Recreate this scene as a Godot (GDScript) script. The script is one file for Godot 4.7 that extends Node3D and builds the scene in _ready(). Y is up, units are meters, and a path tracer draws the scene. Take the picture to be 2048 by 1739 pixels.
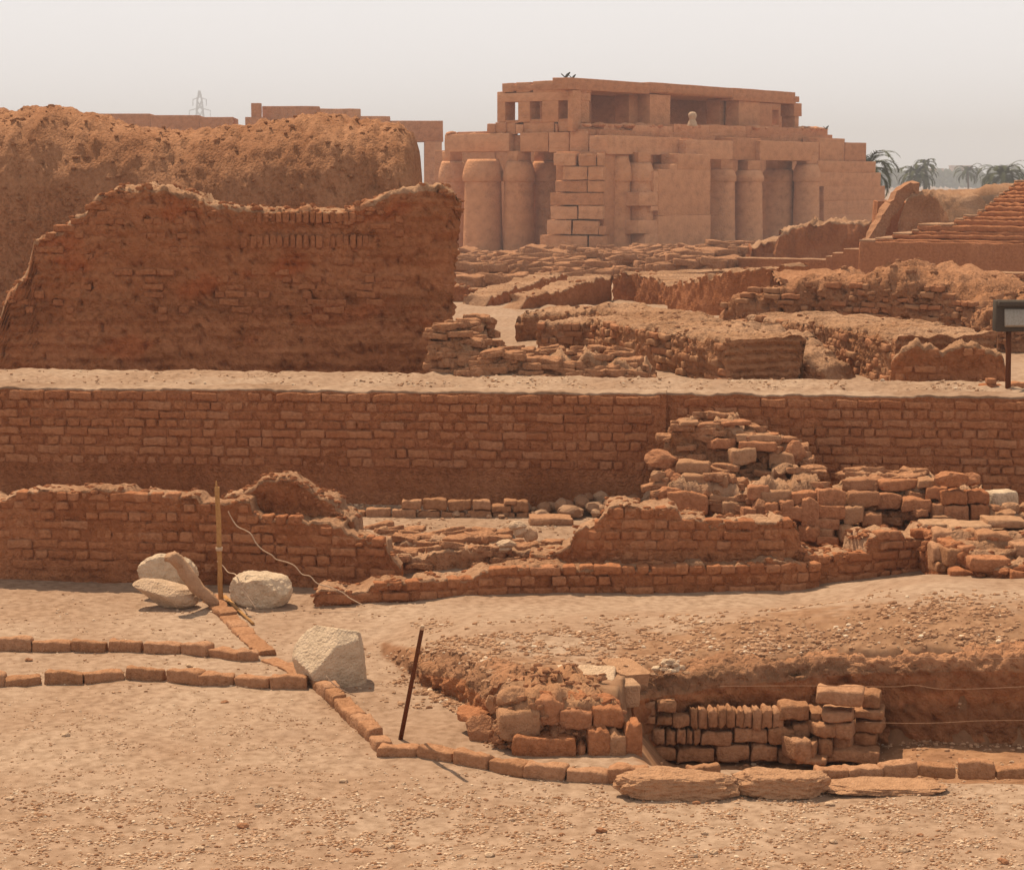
extends Node3D
# Mudbrick storerooms in front of a ruined sandstone temple. y is up, metres; depth from the eye runs along -z.

const EYE := 5.7            # height of the eye above the trodden sand
const FOC := 4000.0         # lens, in units of the survey sheet (2048 x 1739)
const SLOPE := 0.12675      # how far the lens looks down, radians

var rng := RandomNumberGenerator.new()
var n_soft := FastNoiseLite.new()
var n_mid := FastNoiseLite.new()
var n_cell := FastNoiseLite.new()
var n_big := FastNoiseLite.new()
var M := {}
var taken := {}
var brick_long: Array = []
var brick_short: Array = []
var brick_worn: Array = []
var rocks: Array = []
var rocks_fine: Array = []

# ---------------------------------------------------------------- survey
func at(u: float, v: float, d: float) -> Vector3:
	var dx := (u - 1024.0) / FOC
	var dy := (869.5 - v) / FOC
	var s := d / (cos(SLOPE) + dy * sin(SLOPE))
	return Vector3(dx * s, EYE + (dy * cos(SLOPE) - sin(SLOPE)) * s, -d)

func on_level(u: float, v: float, h: float) -> Vector3:
	var dx := (u - 1024.0) / FOC
	var dy := (869.5 - v) / FOC
	var y := dy * cos(SLOPE) - sin(SLOPE)
	var s := (h - EYE) / y
	return Vector3(dx * s, h, -(cos(SLOPE) + dy * sin(SLOPE)) * s)

func on_ground(u: float, v: float) -> Vector3:
	var h := 0.0
	var p := Vector3.ZERO
	for i in 12:
		p = on_level(u, v, h)
		h = lerpf(h, land(p.x, -p.z), 0.7)
	p.y = land(p.x, -p.z)
	return p

func ramp(x: float, table: Array) -> float:
	if x <= table[0][0]:
		return table[0][1]
	for i in range(1, table.size()):
		if x <= table[i][0]:
			var a: Array = table[i - 1]
			var b: Array = table[i]
			return lerpf(a[1], b[1], (x - a[0]) / (b[0] - a[0]))
	return table[-1][1]

func rr(a: float, b: float) -> float:
	return rng.randf_range(a, b)

# ---------------------------------------------------------------- naming
func numbered(called: String) -> String:
	if not taken.has(called):
		taken[called] = 0
		return called
	taken[called] += 1
	return "%s_%03d" % [called, taken[called]]

func tag(o: Node, label: String, category: String, group := "", kind := "") -> void:
	o.set_meta("label", label)
	o.set_meta("category", category)
	if group:
		o.set_meta("group", group)
	o.set_meta("kind", kind if kind else "thing")

func thing(called: String, label: String, category: String, where := Vector3.ZERO, group := "") -> Node3D:
	var o := Node3D.new()
	o.name = numbered(called)
	add_child(o)
	o.position = where
	tag(o, label, category, group)
	return o

func part(called: String, mesh: Mesh, mat: Material, parent: Node3D, xf := Transform3D()) -> MeshInstance3D:
	var o := MeshInstance3D.new()
	o.name = called if parent != self else numbered(called)
	o.mesh = mesh
	if mat:
		o.material_override = mat
	parent.add_child(o, true)
	if parent != self and parent.get_parent() == self:
		xf.origin -= parent.position
	o.transform = xf
	return o

# ---------------------------------------------------------------- materials
func noise_tex(kind: int, freq: float, octaves: int, colors: Array, seed_: int, side := 768) -> NoiseTexture2D:
	var n := FastNoiseLite.new()
	n.noise_type = kind
	n.frequency = freq
	n.fractal_octaves = octaves
	n.fractal_gain = 0.55
	n.seed = seed_
	if kind == FastNoiseLite.TYPE_CELLULAR:
		n.cellular_return_type = FastNoiseLite.RETURN_DISTANCE
	var t := NoiseTexture2D.new()
	t.width = side
	t.height = side
	t.seamless = true
	t.seamless_blend_skirt = 0.2
	t.normalize = true
	t.noise = n
	var g := Gradient.new()
	var cs := PackedColorArray()
	var os := PackedFloat32Array()
	for i in colors.size():
		cs.append((colors[i] as Color).linear_to_srgb())
		os.append(float(i) / (colors.size() - 1))
	g.colors = cs
	g.offsets = os
	t.color_ramp = g
	return t

var tex := {}
func make_textures() -> void:
	tex.earth = noise_tex(FastNoiseLite.TYPE_SIMPLEX, 0.014, 6, [Color(.52, .47, .43), Color(.72, .69, .66), Color(.86, .85, .84), Color(1, 1, 1)], 3)
	tex.grain = noise_tex(FastNoiseLite.TYPE_SIMPLEX, 0.06, 4, [Color(.55, .52, .50), Color(.83, .82, .81), Color(.92, .92, .92), Color(1, 1, 1)], 9)
	tex.rough = noise_tex(FastNoiseLite.TYPE_SIMPLEX, 0.03, 6, [Color(0, 0, 0), Color(1, 1, 1)], 21)
	tex.pitted = noise_tex(FastNoiseLite.TYPE_CELLULAR, 0.03, 3, [Color(0, 0, 0), Color(.8, .8, .8), Color(1, 1, 1)], 5)
	tex.stone = noise_tex(FastNoiseLite.TYPE_SIMPLEX, 0.008, 5, [Color(.60, .55, .51), Color(.82, .80, .78), Color(.92, .91, .90), Color(1, 1, 1)], 33)

func matte(base: Color, skin: Texture2D, scale: float, relief: Texture2D, depth: float, over := true) -> StandardMaterial3D:
	var m := StandardMaterial3D.new()
	m.albedo_color = base.linear_to_srgb()
	m.albedo_texture = skin
	m.roughness = 0.95
	m.metallic_specular = 0.15
	m.uv1_triplanar = true
	m.uv1_world_triplanar = true
	m.uv1_scale = Vector3.ONE * scale
	m.vertex_color_use_as_albedo = true
	if relief:
		m.heightmap_enabled = true
		m.heightmap_texture = relief
		m.heightmap_scale = depth
	if over:
		m.detail_enabled = true
		m.detail_albedo = tex.grain
		m.detail_blend_mode = BaseMaterial3D.BLEND_MODE_MUL
		m.detail_uv_layer = BaseMaterial3D.DETAIL_UV_2
		m.uv2_triplanar = true
		m.uv2_world_triplanar = true
		m.uv2_scale = Vector3.ONE * scale * 3.7
	return m

func make_materials() -> void:
	make_textures()
	M.sand = matte(Color(.475, .335, .24), tex.earth, 0.45, tex.rough, 0.5)
	M.mud = matte(Color(.51, .215, .103), tex.earth, 0.6, tex.rough, 3.0)
	M.mud_pale = matte(Color(.50, .255, .14), tex.earth, 0.6, tex.pitted, 4.0)
	M.crest = matte(Color(.525, .315, .195), tex.earth, 0.7, tex.pitted, 3.0)  # paler wall tops: mostly sunlight put into the colour, with some dust
	var tones := [Color(.51, .22, .106), Color(.475, .197, .094), Color(.54, .245, .124), Color(.445, .18, .085), Color(.53, .247, .13), Color(.50, .21, .10)]
	M.bricks = []
	for t in tones:
		M.bricks.append(matte(t, tex.earth, 0.9, tex.rough, 1.5))
	M.edging = []
	for t in [Color(.51, .265, .145), Color(.46, .235, .125), Color(.54, .295, .17)]:
		M.edging.append(matte(t, tex.earth, 1.1, tex.rough, 1.2))
	M.sandstone = matte(Color(.68, .335, .175), tex.stone, 0.16, tex.rough, 6.0)
	M.sandstone_b = matte(Color(.61, .285, .145), tex.stone, 0.21, tex.rough, 6.0)
	M.sandstone_c = matte(Color(.73, .375, .205), tex.stone, 0.18, tex.rough, 6.0)
	M.limestone = matte(Color(.72, .55, .39), tex.stone, 0.9, tex.rough, 2.0)
	M.limestone_b = matte(Color(.66, .47, .32), tex.stone, 0.9, tex.rough, 2.0)
	M.fieldstone = []
	for t in [Color(.48, .26, .145), Color(.52, .295, .17), Color(.44, .215, .115), Color(.55, .335, .205)]:
		M.fieldstone.append(matte(t, tex.stone, 1.2, tex.rough, 1.5))
	M.grey_rubble = []
	for t in [Color(.44, .265, .165), Color(.49, .31, .20), Color(.38, .21, .125)]:
		M.grey_rubble.append(matte(t, tex.stone, 1.0, tex.rough, 1.5))
	M.gravel = matte(Color(1, 1, 1), tex.stone, 3.0, null, 0.0, false)
	M.wood = matte(Color(.55, .30, .12), tex.stone, 2.0, tex.rough, 0.6)
	M.rust = matte(Color(.16, .055, .025), tex.stone, 6.0, tex.rough, 0.3)
	M.dark_metal = matte(Color(.10, .08, .065), tex.stone, 4.0, null, 0.0)
	M.panel = matte(Color(.42, .40, .36), tex.stone, 3.0, null, 0.0)
	M.cord = matte(Color(.46, .28, .18), tex.stone, 6.0, null, 0.0)
	M.wire = matte(Color(.62, .44, .31), tex.stone, 6.0, null, 0.0)
	M.steel = matte(Color(.22, .22, .23), tex.stone, 0.5, null, 0.0)
	M.frond = matte(Color(.09, .10, .04), tex.stone, 1.0, null, 0.0)
	M.frond.backlight = Color(.25, .3, .12)
	M.trunk = matte(Color(.16, .11, .07), tex.stone, 1.0, tex.rough, 2.0)
	M.plumage = matte(Color(.06, .06, .05), tex.stone, 6.0, null, 0.0)

# ---------------------------------------------------------------- shapes
func sheet(P: PackedVector3Array, w: int, h: int, C: PackedColorArray, i_from := 0, i_to := -1, inverse := false) -> Array:
	var N := PackedVector3Array()
	N.resize(P.size())
	for j in h:
		for i in w:
			var k := j * w + i
			var du := P[k + (1 if i < w - 1 else 0)] - P[k - (1 if i > 0 else 0)]
			var dv := P[k + (w if j < h - 1 else 0)] - P[k - (w if j > 0 else 0)]
			N[k] = dv.cross(du).normalized()
	var I := PackedInt32Array()
	var last := w - 1 if i_to < 0 else i_to
	for j in h - 1:
		for i in w - 1:
			if (i >= i_from and i < last) == inverse:
				continue
			var k := j * w + i
			I.append(k); I.append(k + 1); I.append(k + w)
			I.append(k + 1); I.append(k + w + 1); I.append(k + w)
	var a := []
	a.resize(Mesh.ARRAY_MAX)
	a[Mesh.ARRAY_VERTEX] = P
	a[Mesh.ARRAY_NORMAL] = N
	a[Mesh.ARRAY_INDEX] = I
	if C.size():
		a[Mesh.ARRAY_COLOR] = C
	return a

func joined(list: Array) -> ArrayMesh:
	var P := PackedVector3Array()
	var N := PackedVector3Array()
	var C := PackedColorArray()
	var I := PackedInt32Array()
	for a in list:
		var o := P.size()
		P.append_array(a[Mesh.ARRAY_VERTEX])
		N.append_array(a[Mesh.ARRAY_NORMAL])
		if a[Mesh.ARRAY_COLOR]:
			C.append_array(a[Mesh.ARRAY_COLOR])
		var I2: PackedInt32Array = a[Mesh.ARRAY_INDEX]
		for k in I2.size():
			I2[k] += o
		I.append_array(I2)
	var r := []
	r.resize(Mesh.ARRAY_MAX)
	r[Mesh.ARRAY_VERTEX] = P
	r[Mesh.ARRAY_NORMAL] = N
	if C.size() == P.size():
		r[Mesh.ARRAY_COLOR] = C
	r[Mesh.ARRAY_INDEX] = I
	var m := ArrayMesh.new()
	m.add_surface_from_arrays(Mesh.PRIMITIVE_TRIANGLES, r)
	return m

func from_tris(P: PackedVector3Array, smooth := true) -> ArrayMesh:
	var st := SurfaceTool.new()
	st.begin(Mesh.PRIMITIVE_TRIANGLES)
	st.set_smooth_group(0 if smooth else -1)
	for p in P:
		st.add_vertex(p)
	st.index()
	st.generate_normals()
	return st.commit()

# a worn block: a box cut into a grid of faces, edges rounded by r, surface uneven by wear
func block(size: Vector3, r: float, wear: float, seed_: float, nx := 2, ny := 1, nz := 1, sink := 0.0) -> ArrayMesh:
	var half := size / 2.0
	var steps := [nx, ny, nz]
	var lines := []
	for ax in 3:
		var L := [-half[ax], -half[ax] + r]
		for k in range(1, steps[ax]):
			L.append(lerpf(-half[ax] + r, half[ax] - r, float(k) / steps[ax]))
		L.append(half[ax] - r)
		L.append(half[ax])
		lines.append(L)
	var P := PackedVector3Array()
	for ax in 3:
		var b := (ax + 1) % 3
		var c := (ax + 2) % 3
		for side in [-1.0, 1.0]:
			for i in lines[b].size() - 1:
				for j in lines[c].size() - 1:
					var quad := []
					for ij in [[0, 0], [1, 0], [1, 1], [0, 1]]:
						var p := Vector3.ZERO
						p[ax] = side * half[ax]
						p[b] = lines[b][i + ij[0]]
						p[c] = lines[c][j + ij[1]]
						var inner := Vector3(clampf(p.x, -half.x + r, half.x - r), clampf(p.y, -half.y + r, half.y - r), clampf(p.z, -half.z + r, half.z - r))
						var off := p - inner
						p = inner + off.normalized() * r
						var q := p * 18.0 + Vector3(seed_ * 17.3, seed_ * 23.1, seed_ * 35.7)
						p += off.normalized() * n_soft.get_noise_3dv(q * 9.0) * wear
						p += Vector3(n_mid.get_noise_3dv(q), n_mid.get_noise_3dv(q + Vector3(31, 0, 0)), n_mid.get_noise_3dv(q + Vector3(0, 47, 0))) * wear
						if sink > 0.0 and p.y > 0.0:
							p.y -= sink * maxf(0.0, n_soft.get_noise_3dv(q * 3.0) + 0.2)
						quad.append(p)
					var order := [0, 2, 1, 0, 3, 2] if side > 0 else [0, 1, 2, 0, 2, 3]
					for k in order:
						P.append(quad[k])
	return from_tris(P)

func icosphere(level: int) -> PackedVector3Array:
	var t := (1.0 + sqrt(5.0)) / 2.0
	var v := [Vector3(-1, t, 0), Vector3(1, t, 0), Vector3(-1, -t, 0), Vector3(1, -t, 0), Vector3(0, -1, t), Vector3(0, 1, t), Vector3(0, -1, -t), Vector3(0, 1, -t), Vector3(t, 0, -1), Vector3(t, 0, 1), Vector3(-t, 0, -1), Vector3(-t, 0, 1)]
	var f := [0, 11, 5, 0, 5, 1, 0, 1, 7, 0, 7, 10, 0, 10, 11, 1, 5, 9, 5, 11, 4, 11, 10, 2, 10, 7, 6, 7, 1, 8, 3, 9, 4, 3, 4, 2, 3, 2, 6, 3, 6, 8, 3, 8, 9, 4, 9, 5, 2, 4, 11, 6, 2, 10, 8, 6, 7, 9, 8, 1]
	var P := PackedVector3Array()
	for k in range(0, f.size(), 3):
		P.append(v[f[k]].normalized()); P.append(v[f[k + 2]].normalized()); P.append(v[f[k + 1]].normalized())
	for l in level:
		var Q := PackedVector3Array()
		for k in range(0, P.size(), 3):
			var a := P[k]; var b := P[k + 1]; var c := P[k + 2]
			var ab := ((a + b) / 2).normalized(); var bc := ((b + c) / 2).normalized(); var ca := ((c + a) / 2).normalized()
			Q.append_array(PackedVector3Array([a, ab, ca, ab, b, bc, ca, bc, c, ab, bc, ca]))
		P = Q
	return P

# a stone about one metre across: a ball cut by chance planes
func rock(level: int, cuts: int, rough: float, smooth := false, planes: Array = []) -> ArrayMesh:
	var pl := planes.duplicate()
	for k in cuts:
		var n := Vector3(rr(-1, 1), rr(-1, 1), rr(-1, 1)).normalized()
		pl.append([n, rr(0.30, 0.46)])
	var P := icosphere(level)
	var s := rr(0, 100)
	for k in P.size():
		var dir := P[k]
		var r := 0.56
		for q in pl:
			var c: float = (q[0] as Vector3).dot(dir)
			if c > 0.01:
				r = minf(r, q[1] / c)
		r *= 1.0 + rough * n_soft.get_noise_3dv(dir * 60.0 + Vector3.ONE * s) + rough * 0.22 * n_soft.get_noise_3dv(dir * 150.0 + Vector3.ONE * s)
		P[k] = dir * r
	return from_tris(P, smooth)

func tube(path: PackedVector3Array, r0: float, r1: float, sides := 6) -> ArrayMesh:
	var P := PackedVector3Array()
	var rings := []
	for i in path.size():
		var t := (path[mini(i + 1, path.size() - 1)] - path[maxi(i - 1, 0)]).normalized()
		var a := t.cross(Vector3(0.31, 0.2, 0.93)).normalized()
		var b := t.cross(a)
		var r := lerpf(r0, r1, float(i) / maxf(1, path.size() - 1))
		var ring := []
		for k in sides:
			var an := TAU * k / sides
			ring.append(path[i] + (a * cos(an) + b * sin(an)) * r)
		rings.append(ring)
	for i in rings.size() - 1:
		for k in sides:
			var k2 := (k + 1) % sides
			for p in [rings[i][k], rings[i + 1][k], rings[i][k2], rings[i][k2], rings[i + 1][k], rings[i + 1][k2]]:
				P.append(p)
	for e in [0, rings.size() - 1]:
		for k in range(1, sides - 1):
			for p in ([rings[e][0], rings[e][k], rings[e][k + 1]] if e == 0 else [rings[e][0], rings[e][k + 1], rings[e][k]]):
				P.append(p)
	return from_tris(P)

func lathe(profile: Array, sides: int, wob := 0.0, seed_ := 0.0) -> ArrayMesh:
	var P := PackedVector3Array()
	var w := sides + 1
	for q in profile:
		for k in w:
			var an := TAU * (k % sides) / sides
			var r: float = q[1] * (1.0 + wob * n_soft.get_noise_3d(cos(an) * 30.0 + seed_, q[0] * 9.0, sin(an) * 30.0))
			P.append(Vector3(cos(an) * r, q[0], sin(an) * r))
	return joined([sheet(P, w, profile.size(), PackedColorArray())])

# ---------------------------------------------------------------- the lie of the land
const MOUND_EDGE := [[-2.6, 26.0], [-1.9, 24.5], [-1.54, 23.75], [-0.99, 22.25], [-0.51, 21.35], [-0.25, 20.3], [0.0, 19.75], [1.12, 19.75], [1.26, 20.5], [1.6, 20.9], [2.3, 21.1], [3.0, 21.2], [3.6, 21.2], [4.2, 21.0], [4.8, 20.85], [6.0, 20.75], [9.0, 20.7]]
const TERRACE_EDGE := [[-30.0, 35.2], [-8.5, 33.2], [2.5, 32.2], [8.1, 31.6], [30.0, 29.4]]
const BEYOND := [[33.0, 2.1], [44.0, 2.0], [60.0, 1.8], [75.0, 1.55], [100.0, 1.0], [165.0, -0.05], [260.0, -0.3], [3000.0, -1.0]]

func bank_share(x: float, d: float) -> float:
	var edge := ramp(x, MOUND_EDGE) + 0.10 * n_soft.get_noise_2d(x * 9.0, 5.0) + 0.10 * n_soft.get_noise_2d(x * 40.0, d * 6.0)
	# steep at the foot, rounding over towards the top
	var broad := smoothstep(1.2, 2.4, x)
	var dd := d - edge
	var t := clampf(dd / 0.5, 0.0, 1.0)
	var shoulder := clampf((dd - 0.1) / 1.7, 0.0, 1.0)
	return lerpf(1.0 - pow(1.0 - t, 3.2), 0.80 * smoothstep(-0.02, 0.26, dd) + 0.20 * (1.0 - pow(1.0 - shoulder, 2.2)), broad)

func land(x: float, d: float) -> float:
	var front := ramp(x, TERRACE_EDGE) + 0.28
	var rear := front + lerpf(3.1, 2.35, smoothstep(-4.0, 5.0, x)) + 0.12 * n_soft.get_noise_2d(x * 14.0, 31.0)
	if d > rear:
		var hb := ramp(d, BEYOND)
		hb = lerpf(lerpf(1.5, 2.02, smoothstep(-2.5, 0.5, x)), hb, smoothstep(41.0, 52.0, d))
		hb = lerpf(2.26, hb, smoothstep(rear, rear + 0.45, d))
		if d < 300.0:
			hb += 0.06 * n_soft.get_noise_2d(x * 10.0, d * 10.0) * clampf((d - 36.0) / 8.0, 0.5, 3.0)
		return hb
	var h := 0.035 * n_soft.get_noise_2d(x * 1.2, d * 1.2) + 0.035 * n_soft.get_noise_2d(x * 12.0, d * 12.0) + 0.008 * n_soft.get_noise_2d(x * 60.0, d * 60.0)
	if d > 18.5 and d < 29.0:
		var pit := smoothstep(1.2, 1.75, x) * smoothstep(18.85, 19.5, d)
		var low := -0.5 * pit
		if x > 1.7:
			low = lerpf(low, -0.28, smoothstep(3.4, 4.6, x))
		var top := lerpf(lerpf(0.5, lerpf(0.68, 0.88, smoothstep(2.8, 4.8, x)), smoothstep(1.6, 2.8, x)), 0.08, smoothstep(22.4, 26.4, d))
		top = lerpf(0.0, top, smoothstep(-1.9, -0.4, x))
		top += 0.40 * smoothstep(3.6, 5.6, x) * smoothstep(22.8, 25.6, d) * (1.0 - 0.75 * smoothstep(26.2, 27.6, d))
		var share := bank_share(x, d)
		h += lerpf(low, top, share)
		# clods and runnels on the slope
		h += share * (1.0 - share) * smoothstep(1.0, 1.8, x) * (0.30 * n_soft.get_noise_2d(x * 40.0, d * 40.0) + 0.20 * n_soft.get_noise_2d(x * 120.0, d * 120.0))
	elif d >= 29.0:
		h += 0.08
	var west := smoothstep(-1.6, -2.9, x)
	h = lerpf(h, 0.38, smoothstep(lerpf(27.8, 28.35, west), lerpf(30.6, 28.65, west), d))
	if d > front - 0.1:
		h = lerpf(h, 2.20 + 0.05 * n_soft.get_noise_2d(x * 24.0, d * 24.0) + 0.05 * n_soft.get_noise_2d(x * 90.0, d * 60.0) + 0.05 * smoothstep(front + 0.5, front + 1.8, d), smoothstep(front - 0.08, front + 0.08, d))
	return h

func build_ground() -> void:
	var rows := PackedFloat32Array([-60.0, -20.0, 0.0, 8.0, 12.0])
	var d := 14.0
	while d < 28.6:
		rows.append(d); d += 0.055
	while d < 37.0:
		rows.append(d); d += 0.09
	while d < 4200.0:
		rows.append(d); d *= 1.02
	var cols := PackedFloat32Array()
	for t in [-9.0, -5.0, -2.6, -1.8, -1.45]:
		cols.append(t)
	var n := 250
	for k in n + 1:
		cols.append(lerpf(-1.25, 1.25, float(k) / n))
	for t in [1.45, 1.8, 2.6, 5.0, 9.0]:
		cols.append(t)
	var w := cols.size()
	var P := PackedVector3Array()
	var C := PackedColorArray()
	P.resize(rows.size() * w)
	C.resize(rows.size() * w)
	var k := 0
	var soil := Color(.66, .48, .37)
	var orange := Color(.86, .64, .46)
	var mauve := Color(.56, .42, .34)
	for row in rows:
		var half := maxf(row, 14.0) * 0.262
		for t in cols:
			var x := half * t
			var y := land(x, row)
			P[k] = Vector3(x, y, -row)
			var c := Color(1, 1, 1).lerp(Color(.86, .80, .76), clampf(0.5 + 1.1 * n_big.get_noise_2d(x * 14.0, row * 14.0), 0, 1))
			if row > 18.9 and row < 22.6 and x > 1.1 and absf(t) < 1.3:
				# dug earth on the floor of the pit
				var dug := smoothstep(1.15, 1.35, x) * smoothstep(18.95, 19.25, row + 0.15 * n_soft.get_noise_2d(x * 30.0, row * 30.0))
				c = c.lerp(Color(.74, .56, .44).lerp(Color(.92, .72, .56), clampf(0.5 + 1.4 * n_big.get_noise_2d(x * 60.0, row * 60.0), 0, 1)), dug * (1.0 - smoothstep(-0.1, 0.2, row - ramp(x, MOUND_EDGE))))
			if row > 19.0 and row < 24.2 and x > -1.6 and absf(t) < 1.3:
				# earth laid bare in the cut bank, bed upon bed
				var e := ramp(x, MOUND_EDGE)
				var cut := smoothstep(e - 0.35, e - 0.05, row + 0.1 * n_soft.get_noise_2d(x * 20.0, row * 20.0)) * (1.0 - smoothstep(e + 0.30 + 0.55 * smoothstep(1.3, 2.4, x), e + 0.55 + 0.9 * smoothstep(1.3, 2.4, x), row + 0.12 * n_soft.get_noise_2d(x * 25.0, row * 25.0)))
				if cut > 0.0:
					var bed := y + 0.10 * n_soft.get_noise_2d(x * 3.0, 3.0) + 0.06 * n_soft.get_noise_2d(x * 14.0, y * 40.0)
					var s := soil.lerp(orange, smoothstep(0.12, 0.2, bed) * (1.0 - smoothstep(0.24, 0.30, bed)) * 0.6)
					s = s.lerp(mauve, smoothstep(-0.22, -0.12, bed) * (1.0 - smoothstep(0.0, 0.08, bed)))
					s = s.lerp(orange, (1.0 - smoothstep(-0.34, -0.26, bed)) * 0.5)
					c = c.lerp(s, cut)
			if row > 20.0 and row < 25.0 and x > -0.9 and absf(t) < 1.3:
				# brown stony soil lies over the shoulder of the bank
				var lie := row - ramp(x, MOUND_EDGE) + 0.9 * n_soft.get_noise_2d(x * 18.0, row * 18.0) + 0.5 * n_soft.get_noise_2d(x * 70.0, row * 70.0)
				var stony := smoothstep(2.1, 1.2, lie) * smoothstep(-0.9, 0.2, x)
				c = c.lerp(Color(.70, .55, .45).lerp(Color(.86, .72, .60), clampf(0.5 + 1.6 * n_soft.get_noise_2d(x * 90.0, row * 90.0), 0, 1)), stony * smoothstep(-0.1, 0.3, row - ramp(x, MOUND_EDGE)))
			C[k] = c
			k += 1
	var g := part("ground", joined([sheet(P, w, rows.size(), C)]), M.sand, self)
	tag(g, "sandy trodden ground with cut bank and pit running to the horizon", "ground", "", "structure")

# ---------------------------------------------------------------- walls
# pts: [u, depth, v of the crest, v of the foot] along the face that looks at us
func lay_out(pts: Array, ds: float, foot_extra := 0.12) -> Dictionary:
	var A := []
	for q in pts:
		var top := at(q[0], q[2], q[1])
		var foot := at(q[0], q[3], q[1])
		A.append([(top.x + foot.x) / 2.0, -q[1], top.y, foot.y - foot_extra])
	return lay_line(A, ds)

# A: [x, z, crest height, foot height]
func lay_line(A: Array, ds: float) -> Dictionary:
	var X := PackedFloat32Array(); var Z := PackedFloat32Array(); var T := PackedFloat32Array(); var B := PackedFloat32Array(); var S := PackedFloat32Array()
	var run := 0.0
	for i in A.size() - 1:
		var a: Array = A[i]
		var b: Array = A[i + 1]
		var L := Vector2(b[0] - a[0], b[1] - a[1]).length()
		var n := maxi(1, int(ceil(L / ds)))
		for k in n + (1 if i == A.size() - 2 else 0):
			var t := float(k) / n
			X.append(lerpf(a[0], b[0], t)); Z.append(lerpf(a[1], b[1], t)); T.append(lerpf(a[2], b[2], t)); B.append(lerpf(a[3], b[3], t)); S.append(run + L * t)
		run += L
	var n := X.size()
	var N := PackedVector3Array()
	for i in n:
		var i0 := maxi(0, i - 2)
		var i1 := mini(n - 1, i + 2)
		var t := Vector3(X[i1] - X[i0], 0, Z[i1] - Z[i0]).normalized()
		N.append(Vector3(-t.z, 0, t.x))
	return {"x": X, "z": Z, "t": T, "b": B, "s": S, "n": N, "len": run}

func along(W: Dictionary, s: float) -> int:
	var S: PackedFloat32Array = W.s
	return clampi(S.bsearch(s), 0, S.size() - 1)

func earth_colour(which: String, p: Vector3) -> Color:
	if which == "dull":
		return Color(1, 1, 1).lerp(Color(.74, .66, .60), clampf(0.5 + 1.3 * n_big.get_noise_3dv(p * 18.0), 0, 1))
	if which == "weathered":
		return Color(1, 1, 1).lerp(Color(.80, .74, .70), clampf(0.5 + 1.2 * n_big.get_noise_3dv(p * Vector3(30, 9, 30)), 0, 1))
	if which == "strata":
		var bed := p.y + 0.08 * n_soft.get_noise_2d(p.x * 8.0, 3.0) + 0.05 * n_soft.get_noise_3dv(p * 60.0)
		var c := Color(.84, .86, .88).lerp(Color(.60, .62, .64), clampf(0.5 + 1.4 * n_big.get_noise_3dv(p * Vector3(40, 160, 40)), 0, 1))
		c = c.lerp(Color(1, 1, .95), 0.55 * smoothstep(0.10, 0.18, bed) * (1.0 - smoothstep(0.24, 0.30, bed)))
		c = c.lerp(Color(.55, .58, .60), 0.7 * smoothstep(-0.24, -0.16, bed) * (1.0 - smoothstep(0.02, 0.10, bed)))
		c = c.lerp(Color(1, 1, .92), 0.5 * (1.0 - smoothstep(-0.28, -0.18, bed)))
		return c.lerp(Color(1, 1, 1), smoothstep(0.44, 0.56, bed))
	if which == "stained":
		# burnt red patches and a band of grey mortar
		var c := Color(1.08, 1.12, 1.12).lerp(Color(.84, .78, .72), clampf(0.5 + 1.3 * n_big.get_noise_3dv(p * Vector3(20, 45, 20)), 0, 1))
		c = c.lerp(Color(.95, .60, .42), 0.55 * smoothstep(0.18, 0.42, n_big.get_noise_3dv(p * Vector3(16, 28, 16) + Vector3(40, 0, 0))))
		var band := smoothstep(0.0, 0.12, p.y - 2.95 - 0.3 * n_big.get_noise_2d(p.x * 9.0, 1.0)) * (1.0 - smoothstep(0.0, 0.15, p.y - 3.42 - 0.25 * n_big.get_noise_2d(p.x * 7.0, 9.0)))
		return c.lerp(Color(.66, .64, .62), 0.7 * band * clampf(0.6 + n_soft.get_noise_3dv(p * 20.0), 0, 1))
	return Color(1, 1, 1).lerp(Color(.80, .74, .68), clampf(0.5 + 1.2 * n_big.get_noise_3dv(p * 20.0), 0, 1))

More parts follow.
